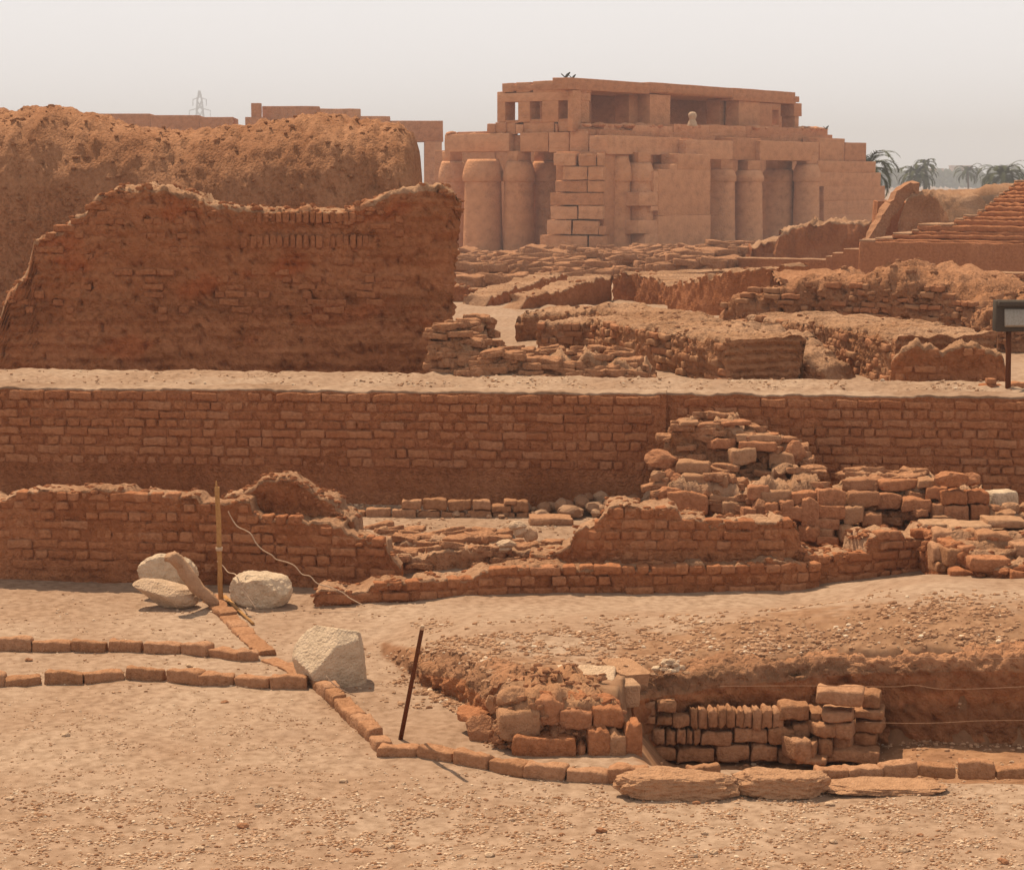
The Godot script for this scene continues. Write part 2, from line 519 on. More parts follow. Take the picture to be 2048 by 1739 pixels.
# o: thick, round (top edge), rough, freq, top_rough, course (joint spacing, 0 none), groove, rows, streak, lean_end, tint (which earth)
func wall_mesh(W: Dictionary, o: Dictionary) -> Array:
	var thick: float = o.get("thick", 0.5)
	var rnd: float = o.get("round", 0.05)
	var rough: float = o.get("rough", 0.03)
	var freq: float = o.get("freq", 6.0)
	var top_rough: float = o.get("top_rough", 0.04)
	var course: float = o.get("course", 0.0)
	var groove: float = o.get("groove", 0.0)
	var rows: int = o.get("rows", 20)
	var streak: float = o.get("streak", 1.0)
	var lean: float = o.get("lean_end", 0.0)
	var lean0: float = o.get("lean_start", 0.0)
	var pits: float = o.get("pits", 0.0)
	var flat_rough: float = o.get("deep", 0.0)
	var tint: String = o.get("tint", "")
	var tops: int = o.get("tops", 6)
	var step: float = o.get("step", 0.0)
	var arc: int = o.get("arc", 4)
	var holes: float = o.get("holes", 0.0)
	var bands: float = o.get("bands", 0.0)
	var n: int = W.x.size()
	var w := rows + 2 * arc + tops + 5
	var P := PackedVector3Array()
	var C := PackedColorArray()
	P.resize(n * w)
	C.resize(n * w)
	var total: float = W.len
	for i in n:
		var N: Vector3 = W.n[i]
		var foot := Vector3(W.x[i], W.b[i], W.z[i])
		var crest: float = W.t[i] + top_rough * (n_soft.get_noise_2d(W.s[i] * 30.0 + W.z[i] * 9.0, 7.0) + 0.7 * n_soft.get_noise_2d(W.s[i] * 110.0, W.z[i]))
		var cell: float = floor(W.s[i] / 0.27 + 0.7 * n_soft.get_noise_2d(W.s[i] * 20.0, 77.0))
		crest -= step * (0.5 + 0.5 * n_big.get_noise_2d(cell * 997.0, W.z[0] * 50.0) * 2.0)
		var hgt := maxf(0.04, crest - W.b[i])
		var r := minf(rnd, minf(hgt * 0.9, thick * 0.45))
		var tang := Vector3(-N.z, 0, N.x)
		var s_end: float = total - W.s[i]
		var k := 0
		for j in w:
			var off := 0.0
			var y := 0.0
			var nr := N
			if j <= rows:
				y = (hgt - r) * j / rows
			elif j <= rows + arc:
				var an := (j - rows) / float(arc) * PI / 2
				off = -r + r * cos(an); y = hgt - r + r * sin(an)
				nr = N * cos(an) + Vector3.UP * sin(an)
			elif j < rows + arc + tops:
				off = -lerpf(r, thick - r, float(j - rows - arc) / tops); y = hgt
				nr = Vector3.UP
			elif j <= rows + 2 * arc + tops:
				var an := (j - rows - arc - tops) / float(arc) * PI / 2
				off = -(thick - r) - r * sin(an); y = hgt - r + r * cos(an)
				nr = Vector3.UP * cos(an) - N * sin(an)
			else:
				off = -thick; y = (hgt - r) * (1.0 - (j - rows - 2 * arc - tops) / 4.0)
				nr = -N
			var p := foot + N * off + Vector3.UP * y
			if lean != 0.0:
				p -= tang * lean * pow(clampf(y / hgt, 0, 1), 1.5) * clampf(1.0 - s_end / 1.2, 0, 1)
			if lean0 != 0.0:
				p += tang * lean0 * pow(clampf(y / hgt, 0, 1), 1.5) * clampf(1.0 - W.s[i] / 1.2, 0, 1)
			var q := p * freq
			q.y /= streak
			var disp := rough * (n_soft.get_noise_3dv(q * 13.0) + 0.6 * n_soft.get_noise_3dv(q * 45.0))
			if pits > 0.0:
				disp -= pits * smoothstep(0.15, 0.5, n_cell.get_noise_3dv(Vector3(p.x, p.y / streak, p.z) * freq * 3.0))
			if holes > 0.0 and nr.y < 0.5:
				disp -= holes * smoothstep(0.30, 0.46, n_soft.get_noise_3dv(p * Vector3(75, 60, 75)))
			if bands > 0.0:
				disp += bands * (n_soft.get_noise_3dv(p * Vector3(7, 80, 7)) - 0.5 * smoothstep(0.2, 0.5, n_soft.get_noise_3dv(p * Vector3(10, 50, 10) + Vector3(9, 70, 0))))
			if flat_rough > 0.0:
				disp += flat_rough * n_big.get_noise_3dv(p * 18.0)
			if nr.y > 0.6:
				disp += top_rough * 0.7 * n_soft.get_noise_3dv(p * 70.0)
			elif course > 0.0 and groove > 0.0:
				var row: float = p.y / course + 0.15 * n_soft.get_noise_2d(W.s[i] * 5.0, 2.0)
				var fy := absf(row - roundf(row)) * 2.0
				var which := int(floor(row))
				var fx: float = W.s[i] / 0.21 + 0.5 * (which % 2) + 0.6 * n_soft.get_noise_2d(which * 50.0, W.s[i] * 4.0)
				var vx := absf(fx - roundf(fx)) * 2.0
				var cut := maxf(1.0 - smoothstep(0.10, 0.34, fy), (1.0 - smoothstep(0.05, 0.22, vx)))
				disp -= groove * cut * clampf(0.7 + 1.2 * n_soft.get_noise_3dv(p * 8.0), 0.0, 1.0)
			P[i * w + k] = p + nr * disp
			C[i * w + k] = earth_colour(tint, p)
			k += 1
	var crest_part := joined([sheet(P, w, n, C, rows + 1, rows + 2 * arc + tops - 1)])
	var list := [sheet(P, w, n, C, rows + 1, rows + 2 * arc + tops - 1, true)]
	for e in [0, n - 1]:
		var h := rows + 1
		var wide := 2 * arc + tops + 1
		var Q := PackedVector3Array()
		var D := PackedColorArray()
		var outward: Vector3 = Vector3(-W.n[e].z, 0, W.n[e].x) * (-1.0 if e == n - 1 else 1.0)
		var fl := P[e * w]
		var bl := P[e * w + w - 1]
		for j in h:
			for k in wide:
				var top := P[e * w + rows + k]
				var t := float(k) / (wide - 1)
				var low := fl.lerp(bl, t)
				var f := float(j) / rows
				var p := low.lerp(top, f)
				if k == 0:
					p = P[e * w + j]
				elif k < wide - 1 and j < h - 1:
					p += outward * (rough * 2.6 * (n_soft.get_noise_3dv(p * freq * 13.0) + 0.2) + flat_rough * n_big.get_noise_3dv(p * 18.0)) * minf(1.0, sin(t * PI) * 2.0) * (1.0 - f * f * f)
				if course > 0.0 and groove > 0.0 and k > 0 and j < h - 1:
					var cr: float = p.y / course + 0.2 * n_soft.get_noise_3dv(p * 30.0)
					p -= outward * groove * 1.2 * (1.0 - smoothstep(0.1, 0.45, absf(cr - roundf(cr)) * 2.0))
				Q.append(p)
				D.append(earth_colour(tint, p))
		list.append(sheet(Q, wide, h, D))
	return [joined(list), crest_part]

# courses of single bricks on the face of a wall
func lay_bricks(parent: Node3D, W: Dictionary, o: Dictionary) -> int:
	var course: float = o.get("course", 0.15)
	var y0: float = o.get("y0", 0.0)
	var y1: float = o.get("y1", 99.0)
	var proud: float = o.get("proud", 0.02) + 0.014
	var keep: float = o.get("keep", 1.0)
	var most: int = o.get("most", 300)
	var s0: float = o.get("s0", 0.0)
	var s1: float = o.get("s1", W.len)
	var mats: Array = o.get("mats", M.bricks)
	var loose: float = o.get("loose", 1.0)
	var start: int = o.get("start", 0)
	var inset: float = o.get("inset", 0.0)
	var soldier: Array = o.get("soldier", [])
	var made := 0
	var rest: Array = []
	var row := 0
	var y := y0
	while y + course * 0.8 < y1:
		var upright := row in soldier
		var header := (row + start) % 2 == 1 or rng.randf() < 0.12
		var hh := course * (1.6 if upright else rr(0.9, 1.08))
		var s := s0 + rr(0.0, 0.2)
		while s < s1 - 0.08:
			var short := header
			if rng.randf() < 0.2:
				short = not short
			var Lb := 0.40 * rr(0.9, 1.08)
			if short:
				Lb = 0.205 * rr(0.88, 1.1)
			if upright:
				Lb = 0.125 * rr(0.9, 1.15)
			if s + Lb > s1:
				break
			var i := along(W, s + Lb / 2)
			var i0 := along(W, s + 0.03)
			var i1 := along(W, s + Lb - 0.03)
			var crest := minf(W.t[i0], W.t[i1])
			var foot: float = maxf(W.b[i0], W.b[i1])
			if y + hh * 0.85 < crest + 0.02 and y + hh * 0.6 > foot and rng.randf() < keep:
				var N: Vector3 = W.n[i]
				var tang := Vector3(-N.z, 0, N.x)
				var bas := Basis(-tang, Vector3.UP, N)
				bas = Basis(Vector3(rr(-1, 1), rr(-1, 1), rr(-1, 1)).normalized(), rr(-.03, .03) * loose) * bas
				var list: Array = brick_short if short else brick_long
				var nominal := 0.205 if short else 0.40
				var which := rng.randi_range(0, list.size() - 1)
				var sc := Vector3((Lb - rr(.012, .034)) / nominal, (hh - rr(.012, .034)) / 0.128, 1.0)
				if upright:
					which = rng.randi_range(0, brick_short.size() - 1)
					list = brick_short
					sc.x = (Lb - 0.018) / 0.205
				var pos := Vector3(W.x[i], y + hh / 2, W.z[i]) + N * (proud - 0.10 - inset + rr(-.036, .012) * loose)
				var xf := Transform3D(bas.scaled_local(sc), pos)
				if made < most:
					var b := part("brick", list[which], mats[rng.randi_range(0, mats.size() - 1)], parent, xf)
					b.cast_shadow = GeometryInstance3D.SHADOW_CASTING_SETTING_ON
					made += 1
				else:
					rest.append([list[which], xf])
			s += Lb
		y += hh
		row += 1
	if rest.size():
		var st := SurfaceTool.new()
		st.begin(Mesh.PRIMITIVE_TRIANGLES)
		for q in rest:
			var xf: Transform3D = q[1]
			xf.origin -= parent.position
			st.append_from(q[0], 0, xf)
		var e := part("further_bricks", st.commit(), mats[0], parent, Transform3D(Basis(), parent.position))
		e.set_meta("kind", "stuff")
	return made

func brick_wall(called: String, label: String, pts: Array, core: Dictionary, brick = null, ds := 0.07, group := "") -> Array:
	var W := lay_out(pts, ds, core.get("sunk", 0.12))
	var mid: int = W.x.size() / 2
	var t := thing(called, label, "wall", Vector3(W.x[mid], W.b[mid], W.z[mid]), group)
	put_core(t, "wall_core", W, core)
	if brick != null:
		lay_bricks(t, W, brick)
	return [t, W]

func put_core(t: Node3D, called: String, W: Dictionary, core: Dictionary) -> void:
	var two := wall_mesh(W, core)
	part(called, two[0], core.get("mat", M.mud), t)
	part("crest", two[1], core.get("crest", M.crest), t)  # wall top coloured paler for sunlight, unless core sets its own
	var clods: int = core.get("clods", 0)
	if clods:
		var V: PackedVector3Array = two[1].surface_get_arrays(0)[Mesh.ARRAY_VERTEX]
		var st := SurfaceTool.new()
		st.begin(Mesh.PRIMITIVE_TRIANGLES)
		var lo: float = core.get("clod_from", 0.35)
		var arcs: int = core.get("arc", 4)
		var wv: int = core.get("rows", 20) + 2 * arcs + 5 + core.get("tops", 6)
		for k in clods:
			var col := rng.randi_range(0, V.size() / wv - 1)
			var j := rng.randi_range(int(core.get("rows", 20) * lo), core.get("clod_to", core.get("rows", 20) + 2 * arcs - 2 + core.get("tops", 6)))
			var s := lerpf(core.get("clod_min", .04), core.get("clod_max", .16), pow(rng.randf(), 2.5))
			var spot := V[col * wv + j] - t.position + Vector3(rr(-.04, .04), 0, rr(-.04, .04))
			if core.get("fallen", false) and k % 3:
				st.append_from(brick_long[k % brick_long.size()], 0, Transform3D((Basis(Vector3.UP, rr(-.7, .7)) * Basis(Vector3(rr(-1, 1), 0, rr(-1, 1)).normalized(), rr(-.25, .25))).scaled_local(Vector3(rr(.8, 1.2), rr(.7, 1.0), 1.2) * core.get("fallen_size", 1.0)), spot))
			else:
				st.append_from(rocks[k % rocks.size()], 0, Transform3D(Basis(Vector3(rr(-1, 1), rr(-1, 1), rr(-1, 1)).normalized(), rr(0, 6)).scaled(Vector3(1.5, .7, 1.0) * s), spot))
		var e := part("clods", st.commit(), core.get("mat", M.mud), t, Transform3D(Basis(), t.position))
		e.set_meta("kind", "stuff")

func make_bricks() -> void:
	for k in 6:
		brick_long.append(block(Vector3(.40, .128, .20), 0.024, 0.026, k, 3, 1, 1))
		brick_short.append(block(Vector3(.205, .128, .20), 0.024, 0.026, k + 20, 2, 1, 1))
	for k in 8:
		brick_worn.append(block(Vector3(.38, .13, .20), 0.022, 0.022, k + 40, 5, 2, 2, 0.03))
	for k in 10:
		rocks.append(rock(1, 9, 0.06))
	for k in 8:
		rocks_fine.append(rock(2, 10, 0.10))

# ================================================================ scene
func _ready() -> void:
	rng.seed = 20
	set_view()
	for q in [[n_soft, 1, 0.05, 4], [n_mid, 2, 0.12, 2], [n_big, 3, 0.03, 3]]:
		var n: FastNoiseLite = q[0]
		n.noise_type = FastNoiseLite.TYPE_SIMPLEX_SMOOTH
		n.seed = q[1]
		n.frequency = q[2]
		n.fractal_octaves = q[3]
	n_cell.noise_type = FastNoiseLite.TYPE_CELLULAR
	n_cell.cellular_return_type = FastNoiseLite.RETURN_DISTANCE2_SUB
	n_cell.frequency = 0.5
	n_cell.seed = 6
	make_materials()
	make_bricks()
	build_ground()
	build_terrace_wall()
	build_ruin_mass()
	build_storerooms()
	build_temple()
	build_distance()
	build_middle_walls()
	build_pit()
	build_edging()
	build_small_things()
	scatter_gravel()

func set_view() -> void:
	var cam := Camera3D.new()
	cam.name = "camera"
	add_child(cam)
	cam.position = Vector3(0, EYE, 0)
	cam.rotation = Vector3(-SLOPE, 0, 0)
	cam.fov = rad_to_deg(2.0 * atan(869.5 / FOC))
	cam.near = 0.5
	cam.far = 8000.0
	cam.current = true
	var sky_mat := ProceduralSkyMaterial.new()
	sky_mat.sky_top_color = Color(.41, .38, .355).linear_to_srgb()
	sky_mat.sky_horizon_color = Color(.90, .88, .88).linear_to_srgb()
	sky_mat.sky_curve = 0.35
	sky_mat.ground_horizon_color = Color(.55, .42, .32).linear_to_srgb()
	sky_mat.ground_bottom_color = Color(.40, .28, .18).linear_to_srgb()
	sky_mat.sun_angle_max = 0.0
	sky_mat.sky_energy_multiplier = 1.0
	var sky := Sky.new()
	sky.sky_material = sky_mat
	var env := Environment.new()
	env.background_mode = Environment.BG_SKY
	env.sky = sky
	env.background_energy_multiplier = 1.0
	env.tonemap_mode = Environment.TONE_MAPPER_LINEAR
	env.tonemap_exposure = 1.25
	env.sdfgi_enabled = true
	env.ssao_enabled = true
	env.ssil_enabled = true
	env.fog_enabled = true
	env.fog_density = 0.00055
	env.fog_light_color = Color(.955, .965, 1.0)
	var we := WorldEnvironment.new()
	we.name = "world_environment"
	we.environment = env
	add_child(we)
	var sun := DirectionalLight3D.new()
	sun.name = "sun"
	add_child(sun)
	sun.look_at_from_position(Vector3.ZERO, Vector3(0.33, -1.0, 0.53))
	sun.light_energy = 1.6
	sun.light_color = Color(1.0, .92, .80)
	sun.light_angular_distance = 0.5
	sun.shadow_enabled = true

# ---------------------------------------------------------------- the terrace wall across the picture
func build_terrace_wall() -> void:
	for side in 2:
		var A: Array
		if side == 0:
			A = [[-12.0, -33.52, 2.29, 0.1], [-8.5, -33.2, 2.29, 0.1], [2.5, -32.2, 2.29, 0.1]]
		else:
			A = [[2.5, -32.32, 2.29, 0.1], [8.1, -31.72, 2.29, 0.1], [12.0, -31.3, 2.29, 0.1]]
		var W := lay_line(A, 0.07)
		var label := "long mudbrick retaining wall with neat upper courses above a smeared mud foot" if side == 0 else "mudbrick retaining wall with even bricks right down, behind the pile of loose stones"
		var t := thing("retaining_wall", label, "wall", Vector3(A[1][0], 0.3, A[1][1]))
		put_core(t, "wall_core", W, {"thick": 0.75, "round": 0.05, "rough": 0.016, "freq": 5.0, "top_rough": 0.012, "step": 0.03, "rows": 34, "course": 0.15, "groove": 0.022, "deep": 0.02, "tint": "dull", "crest": M.sand})
		lay_bricks(t, W, {"y0": 1.00 if side == 0 else 0.70, "y1": 2.22, "course": 0.152, "proud": 0.018, "keep": 0.985, "most": 300, "s0": 2.9 if side == 0 else 0.1, "s1": W.len - (0.05 if side == 0 else 3.0), "start": 1})

# ---------------------------------------------------------------- great eroded walls on the terrace
func build_ruin_mass() -> void:
	var pts := [[-90, 38.8, 700, 748], [-30, 38.9, 650, 748], [0, 38.9, 632, 747], [22, 38.95, 575, 747], [58, 39.0, 535, 746], [72, 39.0, 482, 746], [110, 39.0, 455, 746], [150, 39.0, 430, 745], [178, 39.0, 408, 745], [200, 39.0, 385, 745], [235, 39.0, 368, 745], [280, 39.0, 362, 745], [330, 39.0, 370, 744], [372, 39.0, 382, 744], [420, 39.0, 396, 744], [470, 39.0, 406, 744], [560, 39.0, 413, 744], [660, 39.0, 412, 744], [720, 39.0, 404, 744], [745, 39.0, 396, 744], [775, 39.0, 377, 744], [830, 39.0, 366, 745], [862, 39.05, 364, 745], [880, 39.1, 376, 745], [893, 39.15, 400, 745]]
	var r := brick_wall("mudbrick_ruin", "tall sagging mudbrick ruin with a scooped crest, upright bricks and red patches", pts, {"thick": 1.3, "round": 0.16, "rough": 0.06, "freq": 4.0, "top_rough": 0.08, "step": 0.10, "holes": 0.10, "bands": 0.07, "rows": 80, "course": 0.145, "groove": 0.045, "deep": 0.06, "clods": 500, "clod_from": 0.97, "lean_end": 0.34, "tint": "stained", "mat": M.mud, "tops": 8, "sunk": 0.6}, null, 0.065)
	var W: Dictionary = r[1]
	# bricks that still show on the face: the two rows set on end, and scattered courses
	lay_bricks(r[0], W, {"y0": 4.38, "y1": 4.64, "course": 0.16, "proud": 0.03, "soldier": [0], "s0": 5.5, "s1": 8.1, "mats": [M.bricks[1], M.bricks[3], M.bricks[5]], "most": 60})
	lay_bricks(r[0], W, {"y0": 4.86, "y1": 5.1, "course": 0.14, "proud": 0.03, "soldier": [0], "s0": 5.8, "s1": 7.9, "mats": [M.bricks[1], M.bricks[3], M.bricks[5]], "most": 40})
	lay_bricks(r[0], W, {"y0": 2.95, "y1": 4.1, "course": 0.145, "proud": 0.010, "keep": 0.42, "s0": 0.6, "s1": 8.4, "mats": [M.bricks[1], M.bricks[3], M.bricks[5]], "most": 110, "loose": 1.6})
	lay_bricks(r[0], W, {"y0": 4.15, "y1": 5.3, "course": 0.145, "proud": 0.010, "keep": 0.40, "s0": 1.5, "s1": 5.0, "mats": [M.bricks[1], M.bricks[3], M.bricks[5]], "most": 60, "loose": 1.6})
	lay_bricks(r[0], W, {"y0": 3.6, "y1": 5.2, "course": 0.145, "proud": 0.010, "keep": 0.35, "s0": 7.2, "s1": 8.9, "mats": [M.bricks[1], M.bricks[3], M.bricks[5]], "most": 30, "loose": 1.6})

	brick_wall("mudbrick_mound", "high rain-pitted mudbrick mound with streaked side behind the sagging ruin", [[-140, 44.5, 215, 700], [0, 44.5, 212, 700], [50, 44.5, 211, 700], [90, 44.5, 217, 700], [180, 44.5, 231, 700], [244, 44.5, 245, 700], [275, 44.5, 254, 700], [330, 44.5, 258, 700], [400, 44.5, 257, 700], [441, 44.5, 251, 700], [516, 44.5, 238, 700], [562, 44.5, 231, 700], [656, 44.5, 228, 700], [731, 44.5, 232, 700], [787, 44.5, 247, 700], [810, 44.5, 264, 700], [822, 44.5, 300, 700]], {"thick": 6.5, "round": 2.4, "rough": 0.05, "freq": 4.5, "top_rough": 0.10, "rows": 60, "arc": 32, "streak": 1.4, "holes": 0.08, "deep": 0.13, "clods": 600, "clod_from": 0.9, "clod_to": 92, "clod_min": 0.03, "clod_max": 0.12, "crest": M.mud_pale, "tint": "weathered", "mat": M.mud_pale, "tops": 14}, null, 0.075)
	# tumbled foot of the ruin
	for q in [[[870, 36.2, 650, 746], [905, 36.0, 655, 748], [935, 35.9, 690, 752], [965, 35.8, 715, 755], [1000, 35.7, 738, 758]], [[930, 35.6, 722, 752], [1000, 35.6, 708, 756], [1080, 35.6, 716, 758], [1180, 35.6, 702, 760], [1230, 35.6, 715, 762], [1285, 35.5, 742, 764]]]:
		brick_wall("brick_debris", "fallen brick debris spilling off the foot of the tall ruin" if q[0][0] == 870 else "low heap of broken bricks along the back of the terrace", q, {"thick": 1.5, "round": 0.2, "rough": 0.12, "freq": 5.0, "top_rough": 0.08, "rows": 14, "deep": 0.1, "step": 0.14, "clods": 200, "fallen": true, "clod_from": 0.1, "clod_max": 0.2, "mat": M.mud_pale}, null, 0.05)

# ---------------------------------------------------------------- storeroom walls between the terrace and the temple
func build_storerooms() -> void:
	var lumpy := {"thick": 2.0, "round": 0.13, "rough": 0.10, "freq": 4.0, "top_rough": 0.07, "rows": 26, "deep": 0.12, "streak": 1.4, "tops": 9, "sunk": 0.4, "mat": M.mud_pale}
	var plain := {"thick": 1.0, "round": 0.06, "rough": 0.05, "freq": 4.0, "top_rough": 0.05, "step": 0.14, "clods": 60, "clod_from": 0.95, "rows": 18, "course": 0.15, "groove": 0.025, "sunk": 0.4, "mat": M.mud}
	var trim := {"thick": 1.0, "round": 0.04, "rough": 0.012, "freq": 3.0, "top_rough": 0.02, "rows": 10, "course": 0.15, "groove": 0.012, "sunk": 0.6, "mat": M.mud}
	var cracked := lumpy.duplicate()
	cracked.merge({"round": 0.5, "thick": 3.2, "rough": 0.10, "holes": 0.20, "step": 0.10, "deep": 0.30, "crest": M.mud_pale, "rows": 36, "arc": 8, "clods": 300, "clod_from": 0.6, "clod_max": 0.2, "course": 0.15, "groove": 0.05}, true)
	var wide := lumpy.duplicate()
	wide.merge({"thick": 1.6, "course": 0.15, "groove": 0.07, "step": 0.08, "holes": 0.07, "rough": 0.055, "deep": 0.10, "clods": 160, "clod_from": 0.95, "clod_max": 0.10}, true)
	var long_wall := brick_wall("storeroom_wall", "long broad mudbrick wall bending towards the terrace with a dark recess at its far end", [[1072, 43.5, 647, 712], [1120, 43.2, 640, 710], [1180, 42.9, 637, 708], [1190, 42.5, 638, 710], [1230, 41.0, 642, 725], [1290, 39.4, 650, 742], [1370, 37.6, 662, 758], [1450, 36.0, 674, 766]], wide, {"y0": 2.02, "y1": 2.8, "course": 0.15, "keep": 0.6, "proud": 0.05, "loose": 2.2, "most": 130, "mats": [M.fieldstone[0], M.fieldstone[2], M.bricks[4]]}, 0.05)
	var behind := lay_out([[1030, 46.8, 634, 690], [1050, 46.6, 622, 690], [1100, 46.4, 615, 690], [1190, 45.4, 613, 690], [1290, 42.6, 626, 710], [1370, 40.4, 641, 730], [1450, 38.6, 655, 750], [1540, 37.4, 676, 764], [1600, 36.9, 700, 766], [1650, 36.6, 738, 768], [1668, 36.5, 762, 770]], 0.06, 0.4)
	wide.merge({"thick": 1.3, "tops": 10, "round": 0.2}, true)
	put_core(long_wall[0], "rear_core", behind, wide)
	wide.merge({"round": 0.13}, true)
	wide.merge({"thick": 1.9}, true)
	brick_wall("storeroom_wall", "second long mudbrick wall with a smooth tan face and flat dusty crest painted sunlit pale", [[1458, 45.6, 642, 700], [1510, 44.2, 630, 708], [1600, 41.4, 634, 730], [1680, 38.9, 646, 750], [1750, 36.9, 658, 764], [1792, 35.8, 668, 768]], wide, {"y0": 2.02, "y1": 2.8, "course": 0.15, "keep": 0.35, "proud": 0.03, "loose": 1.6, "most": 110, "mats": [M.fieldstone[0], M.fieldstone[2], M.bricks[4]]}, 0.05)
	brick_wall("brick_lump", "rounded stub of mudbrick with a hollow, leaning on the second storeroom wall", [[1782, 35.0, 716, 768], [1800, 34.9, 700, 768], [1822, 34.85, 692, 768], [1862, 34.8, 690, 769], [1885, 34.8, 700, 769], [1915, 34.75, 688, 770], [1965, 34.7, 690, 771], [2004, 34.7, 708, 772], [2012, 34.7, 730, 772]], {"thick": 0.8, "round": 0.12, "rough": 0.07, "freq": 5.0, "top_rough": 0.08, "rows": 18, "deep": 0.08, "sunk": 0.3, "mat": M.mud}, {"y0": 2.2, "y1": 2.9, "keep": 0.4, "proud": 0.01, "loose": 2.0, "most": 40}, 0.05)
	brick_wall("vault_ruin", "craggy collapsed mudbrick vault with brick ends showing on its flank", [[1408, 52, 660, 676], [1420, 51.6, 622, 674], [1450, 51, 595, 672], [1500, 50.5, 575, 670], [1560, 50, 560, 670], [1610, 50, 551, 670], [1690, 49.5, 550, 670], [1735, 49, 537, 672], [1800, 48.5, 533, 672], [1860, 48, 544, 674], [1905, 47.5, 563, 678], [1945, 47, 592, 680], [1962, 46.8, 628, 682]], cracked, {"y0": 2.0, "y1": 3.2, "course": 0.15, "keep": 0.35, "proud": 0.05, "loose": 3.0, "most": 120, "mats": [M.fieldstone[0], M.fieldstone[2], M.bricks[4]]}, 0.075)
	brick_wall("vault_ruin", "pale crumbling mudbrick lump behind the metal box on its post", [[1905, 44, 655, 700], [1925, 43.8, 625, 700], [1960, 43.5, 606, 700], [2020, 43, 595, 700], [2110, 42.8, 592, 700]], cracked, null, 0.075)
	brick_wall("storeroom_wall", "smooth sloping mudbrick wall whose crest climbs towards the craggy vault", [[1335, 62, 574, 622], [1342, 61.8, 566, 624], [1390, 59.8, 553, 640], [1450, 58, 541, 652], [1500, 57, 534, 656], [1570, 56, 528, 656]], plain, null, 0.09)
	var stub := plain.duplicate()
	stub.merge({"thick": 5.0, "groove": 0.06, "tops": 12}, true)
	brick_wall("storeroom_wall", "square mudbrick stub with level courses and sand banked on top", [[1224, 67, 547, 614], [1268, 66, 541, 614], [1276, 65.5, 545, 615], [1300, 64.5, 548, 617], [1336, 63, 566, 620]], stub, null, 0.08)
	brick_wall("storeroom_wall", "thin mudbrick wall with a stepped sloping crest beside the sand patch", [[1033, 61.4, 624, 630], [1042, 61.5, 606, 630], [1057, 61.6, 588, 628], [1118, 62.6, 579, 623], [1134, 63, 572, 621], [1170, 64, 560, 618], [1224, 66, 547, 613]], plain, null, 0.08)
	brick_wall("storeroom_wall", "twin thin mudbrick wall with a sloping crest, one room further from the terrace", [[972, 63, 608, 620], [982, 63.2, 592, 619], [1000, 64, 582, 618], [1050, 66.5, 568, 612], [1090, 69, 556, 606], [1128, 72, 545, 600], [1152, 73, 553, 600]], plain, null, 0.09)
	brick_wall("storeroom_wall", "low square mudbrick stump standing at the rim of the sand patch", [[893, 66, 585, 605], [903, 66, 571, 605], [932, 66, 566, 606], [944, 66.2, 578, 607], [985, 66, 575, 612], [992, 66, 588, 612]], plain, null, 0.09)
	# tumbled lines of fallen brick up to the columns
	var lines := [[900, 996, 504, 118], [988, 1042, 511, 101], [1030, 1108, 507, 112], [1058, 1150, 495, 127], [1148, 1236, 497, 122], [1108, 1204, 514, 100], [1196, 1284, 511, 106], [1238, 1296, 502, 120], [1282, 1330, 492, 128], [1325, 1425, 497, 118], [1296, 1402, 518, 97], [1036, 1124, 529, 90], [1096, 1256, 534, 84], [893, 962, 539, 88], [915, 1034, 553, 77], [1392, 1452, 504, 101], [1386, 1442, 519, 90], [1420, 1540, 486, 116], [893, 950, 523, 101]]
	var k := 0
	for q in lines:
		var pts := []
		var n := 6
		for i in n + 1:
			var t := float(i) / n
			var drop := 9.0 if i == 0 or i == n else rr(0, 4.5)
			pts.append([lerpf(q[0], q[1], t), q[3] + rr(-.6, .6), q[2] + drop, q[2] + 1500.0 / q[3] + 6.0])
		var rubble := {"thick": 1.6, "round": 0.12, "rough": 0.22, "freq": 1.8, "top_rough": 0.10, "step": 0.35, "clods": 90, "fallen": true, "fallen_size": 3.0, "clod_from": 0.2, "clod_min": 0.1, "clod_max": 0.4, "rows": 8, "deep": 0.2, "sunk": 1.0, "mat": M.mud_pale, "crest": M.mud_pale}
		brick_wall("tumbled_wall", "low tumbled line of mudbrick and rubble in front of the temple columns", pts, rubble, null, 0.14, "tumbled walls before the temple")
		k += 1
	# rebuilt walls with straight pale crests
	brick_wall("rebuilt_wall", "long low rebuilt mudbrick wall with a ruler-straight crest below the stairs", [[1425, 92, 514, 552], [1540, 89, 516, 552], [1668, 86, 519, 552]], trim, null, 0.3)
	brick_wall("rebuilt_wall", "rebuilt mudbrick corner rising in three short steps", [[1652, 85.6, 512, 552], [1664, 85.5, 512, 552], [1665, 85.5, 505, 552], [1686, 85, 505, 552], [1687, 85, 497, 552], [1757, 84, 498, 552]], trim, null, 0.12)
	brick_wall("rebuilt_wall", "short level rebuilt wall between the two stepped corners", [[1757, 86.5, 509, 552], [1836, 84.5, 509, 552]], trim, null, 0.3)
	brick_wall("rebuilt_wall", "stepped rebuilt corner with crumbling reddish end under the long stair", [[1806, 80.4, 505, 560], [1830, 80.2, 504, 560], [1831, 80.2, 498, 560], [1848, 80, 498, 560], [1849, 80, 491, 560], [1916, 79.5, 491, 560], [1930, 79.3, 499, 560], [1944, 79, 517, 560], [1966, 78.6, 534, 560]], trim, null, 0.12)
	brick_wall("rebuilt_wall", "straight low wall crest, upper of two below the brown stair wall", [[1935, 70, 544, 600], [2130, 68.5, 547, 600]], trim, null, 0.3)
	brick_wall("rebuilt_wall", "straight low wall crest, lower of two below the brown stair wall", [[1930, 65, 557, 610], [2130, 63.5, 561, 610]], trim, null, 0.3)
	# the long stair
	var risers := [1716, 1748, 1783, 1820, 1835, 1905, 1924, 1951, 1965, 1973, 1982, 1992, 2000, 2010, 2021]
